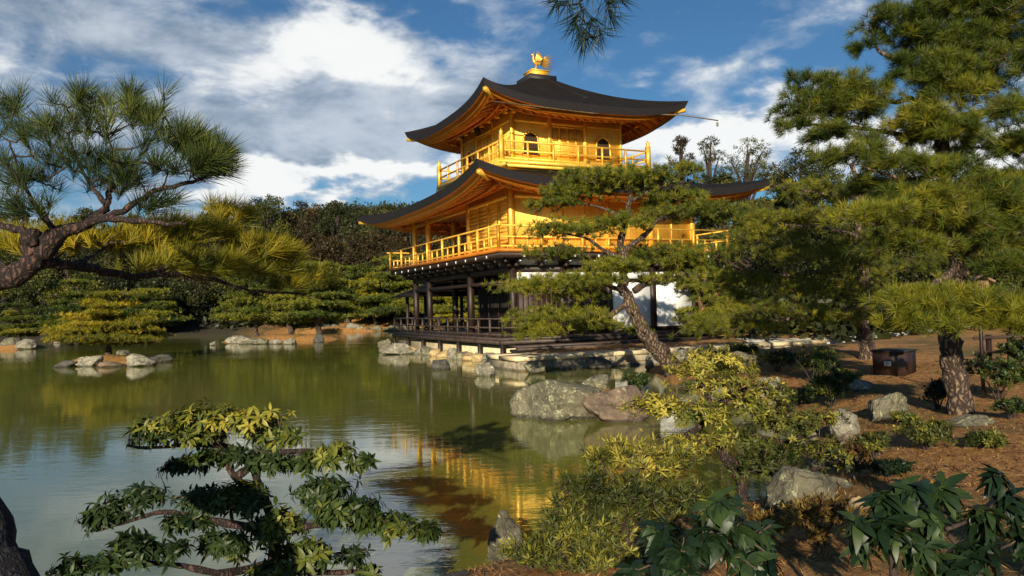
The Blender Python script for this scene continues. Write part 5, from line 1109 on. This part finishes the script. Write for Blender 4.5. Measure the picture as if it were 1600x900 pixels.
# ------------------------------------------------------------------ box, sign, fence
g = ground_px(1413, 588); d = float((g-CAM)@FW); print('box', d, g)
a = R(42); t_ = thing('utility_box', 'dark brown metal box with small white label standing on the orange bank', 'box', tuple(g), rz=a)
w_ = .60; h_ = 40/FPX*d
m_box = simple('brown_painted_metal', (.020, .009, .006), (.038, .018, .011), 6, .5, bs=.15)
m_boxt = simple('dark_metal_lid', (.010, .010, .012), (.03, .03, .034), 6, .35)
def lpart(b, name, mat, par): o = b.build(name, mat); o.parent = par; return o
b = Buf(); b.box((0, 0, 0), (w_, w_, h_-.035)); lpart(b, 'cabinet', m_box, t_)
b = Buf(); b.box((-.025, -.025, h_-.032), (w_+.025, w_+.025, h_)); lpart(b, 'lid', m_boxt, t_)
b = Buf(); b.box((-.03, -.03, -.06), (w_+.03, w_+.03, -.002)); lpart(b, 'plinth', m_slab, t_)
b = Buf(); b.box((-.008, w_*.40, h_*.38), (-.002, w_*.62, h_*.56)); o = lpart(b, 'label_plate', simple('white_label', (.6, .6, .58), (.8, .8, .78), 9, .5), t_)
b = Buf()
for k_ in range(3): b.box((-.011, w_*.43, h_*(.42+.045*k_)), (-.009, w_*(.59-.03*(k_ % 2)), h_*(.435+.045*k_)))
lpart(b, 'label_text', m_dark, t_)
# wooden notice with a little roof
d = 11.5; p = PX(1533, 462, d); base = np.array([p[0], p[1], gy(p[0], p[1])])
t_ = thing('wooden_notice', 'small weathered wooden notice board with a peaked roof on a post behind the pine', 'sign', tuple(base))
m_ply = simple('weathered_pale_wood', (.30, .17, .09), (.50, .32, .19), 7, .7, stretch=(1, 1, .4))
bt, tp = p[2], PX(1533, 430, d)[2]; X_ = p[0]; Y_ = p[1]
b = Buf(); b.box((X_-.025, Y_+.016, base[2]-.2), (X_+.015, Y_+.05, tp)); b.build('post', m_wood, t_)
b = Buf(); b.box((X_-.11, Y_-.015, bt), (X_+.11, Y_+.015, tp-.08)); b.build('board', m_ply, t_)
b = Buf()
for s_ in (-1, 1): b.beam((X_, Y_, tp), (X_+s_*.19, Y_, tp-.10), .12, .022)
b.build('peaked_roof', m_ply, t_)
b = Buf()
for k_ in range(5): b.box((X_-.075+k_*.034, Y_-.019, bt+.04+.01*(k_ % 2)), (X_-.065+k_*.034, Y_-.0155, tp-.12))
b.build('brush_lettering', m_dark, t_)
# rail fence on the right
t_ = None
P0 = ground_px(1552, 560); base = PX(1545, 540, 15.); base[2] = gy(base[0], base[1]); e1 = PX(1680, 545, 14.5); e1[2] = gy(e1[0], e1[1])
t_ = thing('rail_fence', 'dark wooden rail fence on posts at the photo edge behind the large pine', 'fence', tuple(base))
for k_ in range(5):
    c = base+(e1-base)*k_/4; c[2] = gy(c[0], c[1]); b = Buf(); b.tube([c-[0, 0, .1], c+[0, 0, .62]], .05, 8); b.build('post', m_wood, t_)
for z in (.28, .56):
    b = Buf(); b.tube([base+[-.3, 0, z], (base+e1)/2+[0, -.06, z], e1+[.3, 0, z]], .03, 8); b.build('rail', m_woodr, t_)
# low fence behind the pavilion
p0, p1 = LOC(9.6, .8), LOC(20, -1.5); p0[2] = gy(p0[0], p0[1]); p1[2] = gy(p1[0], p1[1])
t_ = thing('garden_fence', 'low dark garden fence running right from the pavilion wall', 'fence', tuple(p0))
for k_ in range(9):
    c = p0+(p1-p0)*k_/8; c[2] = gy(c[0], c[1]); b = Buf(); b.tube([c-[0, 0, .1], c+[0, 0, .75]], .05, 6); b.build('post', m_wood, t_)
for z in (.3, .66):
    b = Buf(); b.tube([p0+[0, 0, z], p1+[0, 0, z]], .035, 6); b.build('rail', m_woodr, t_)
print('tris', sum(len(o.data.polygons) for o in S.objects if o.type == 'MESH'))
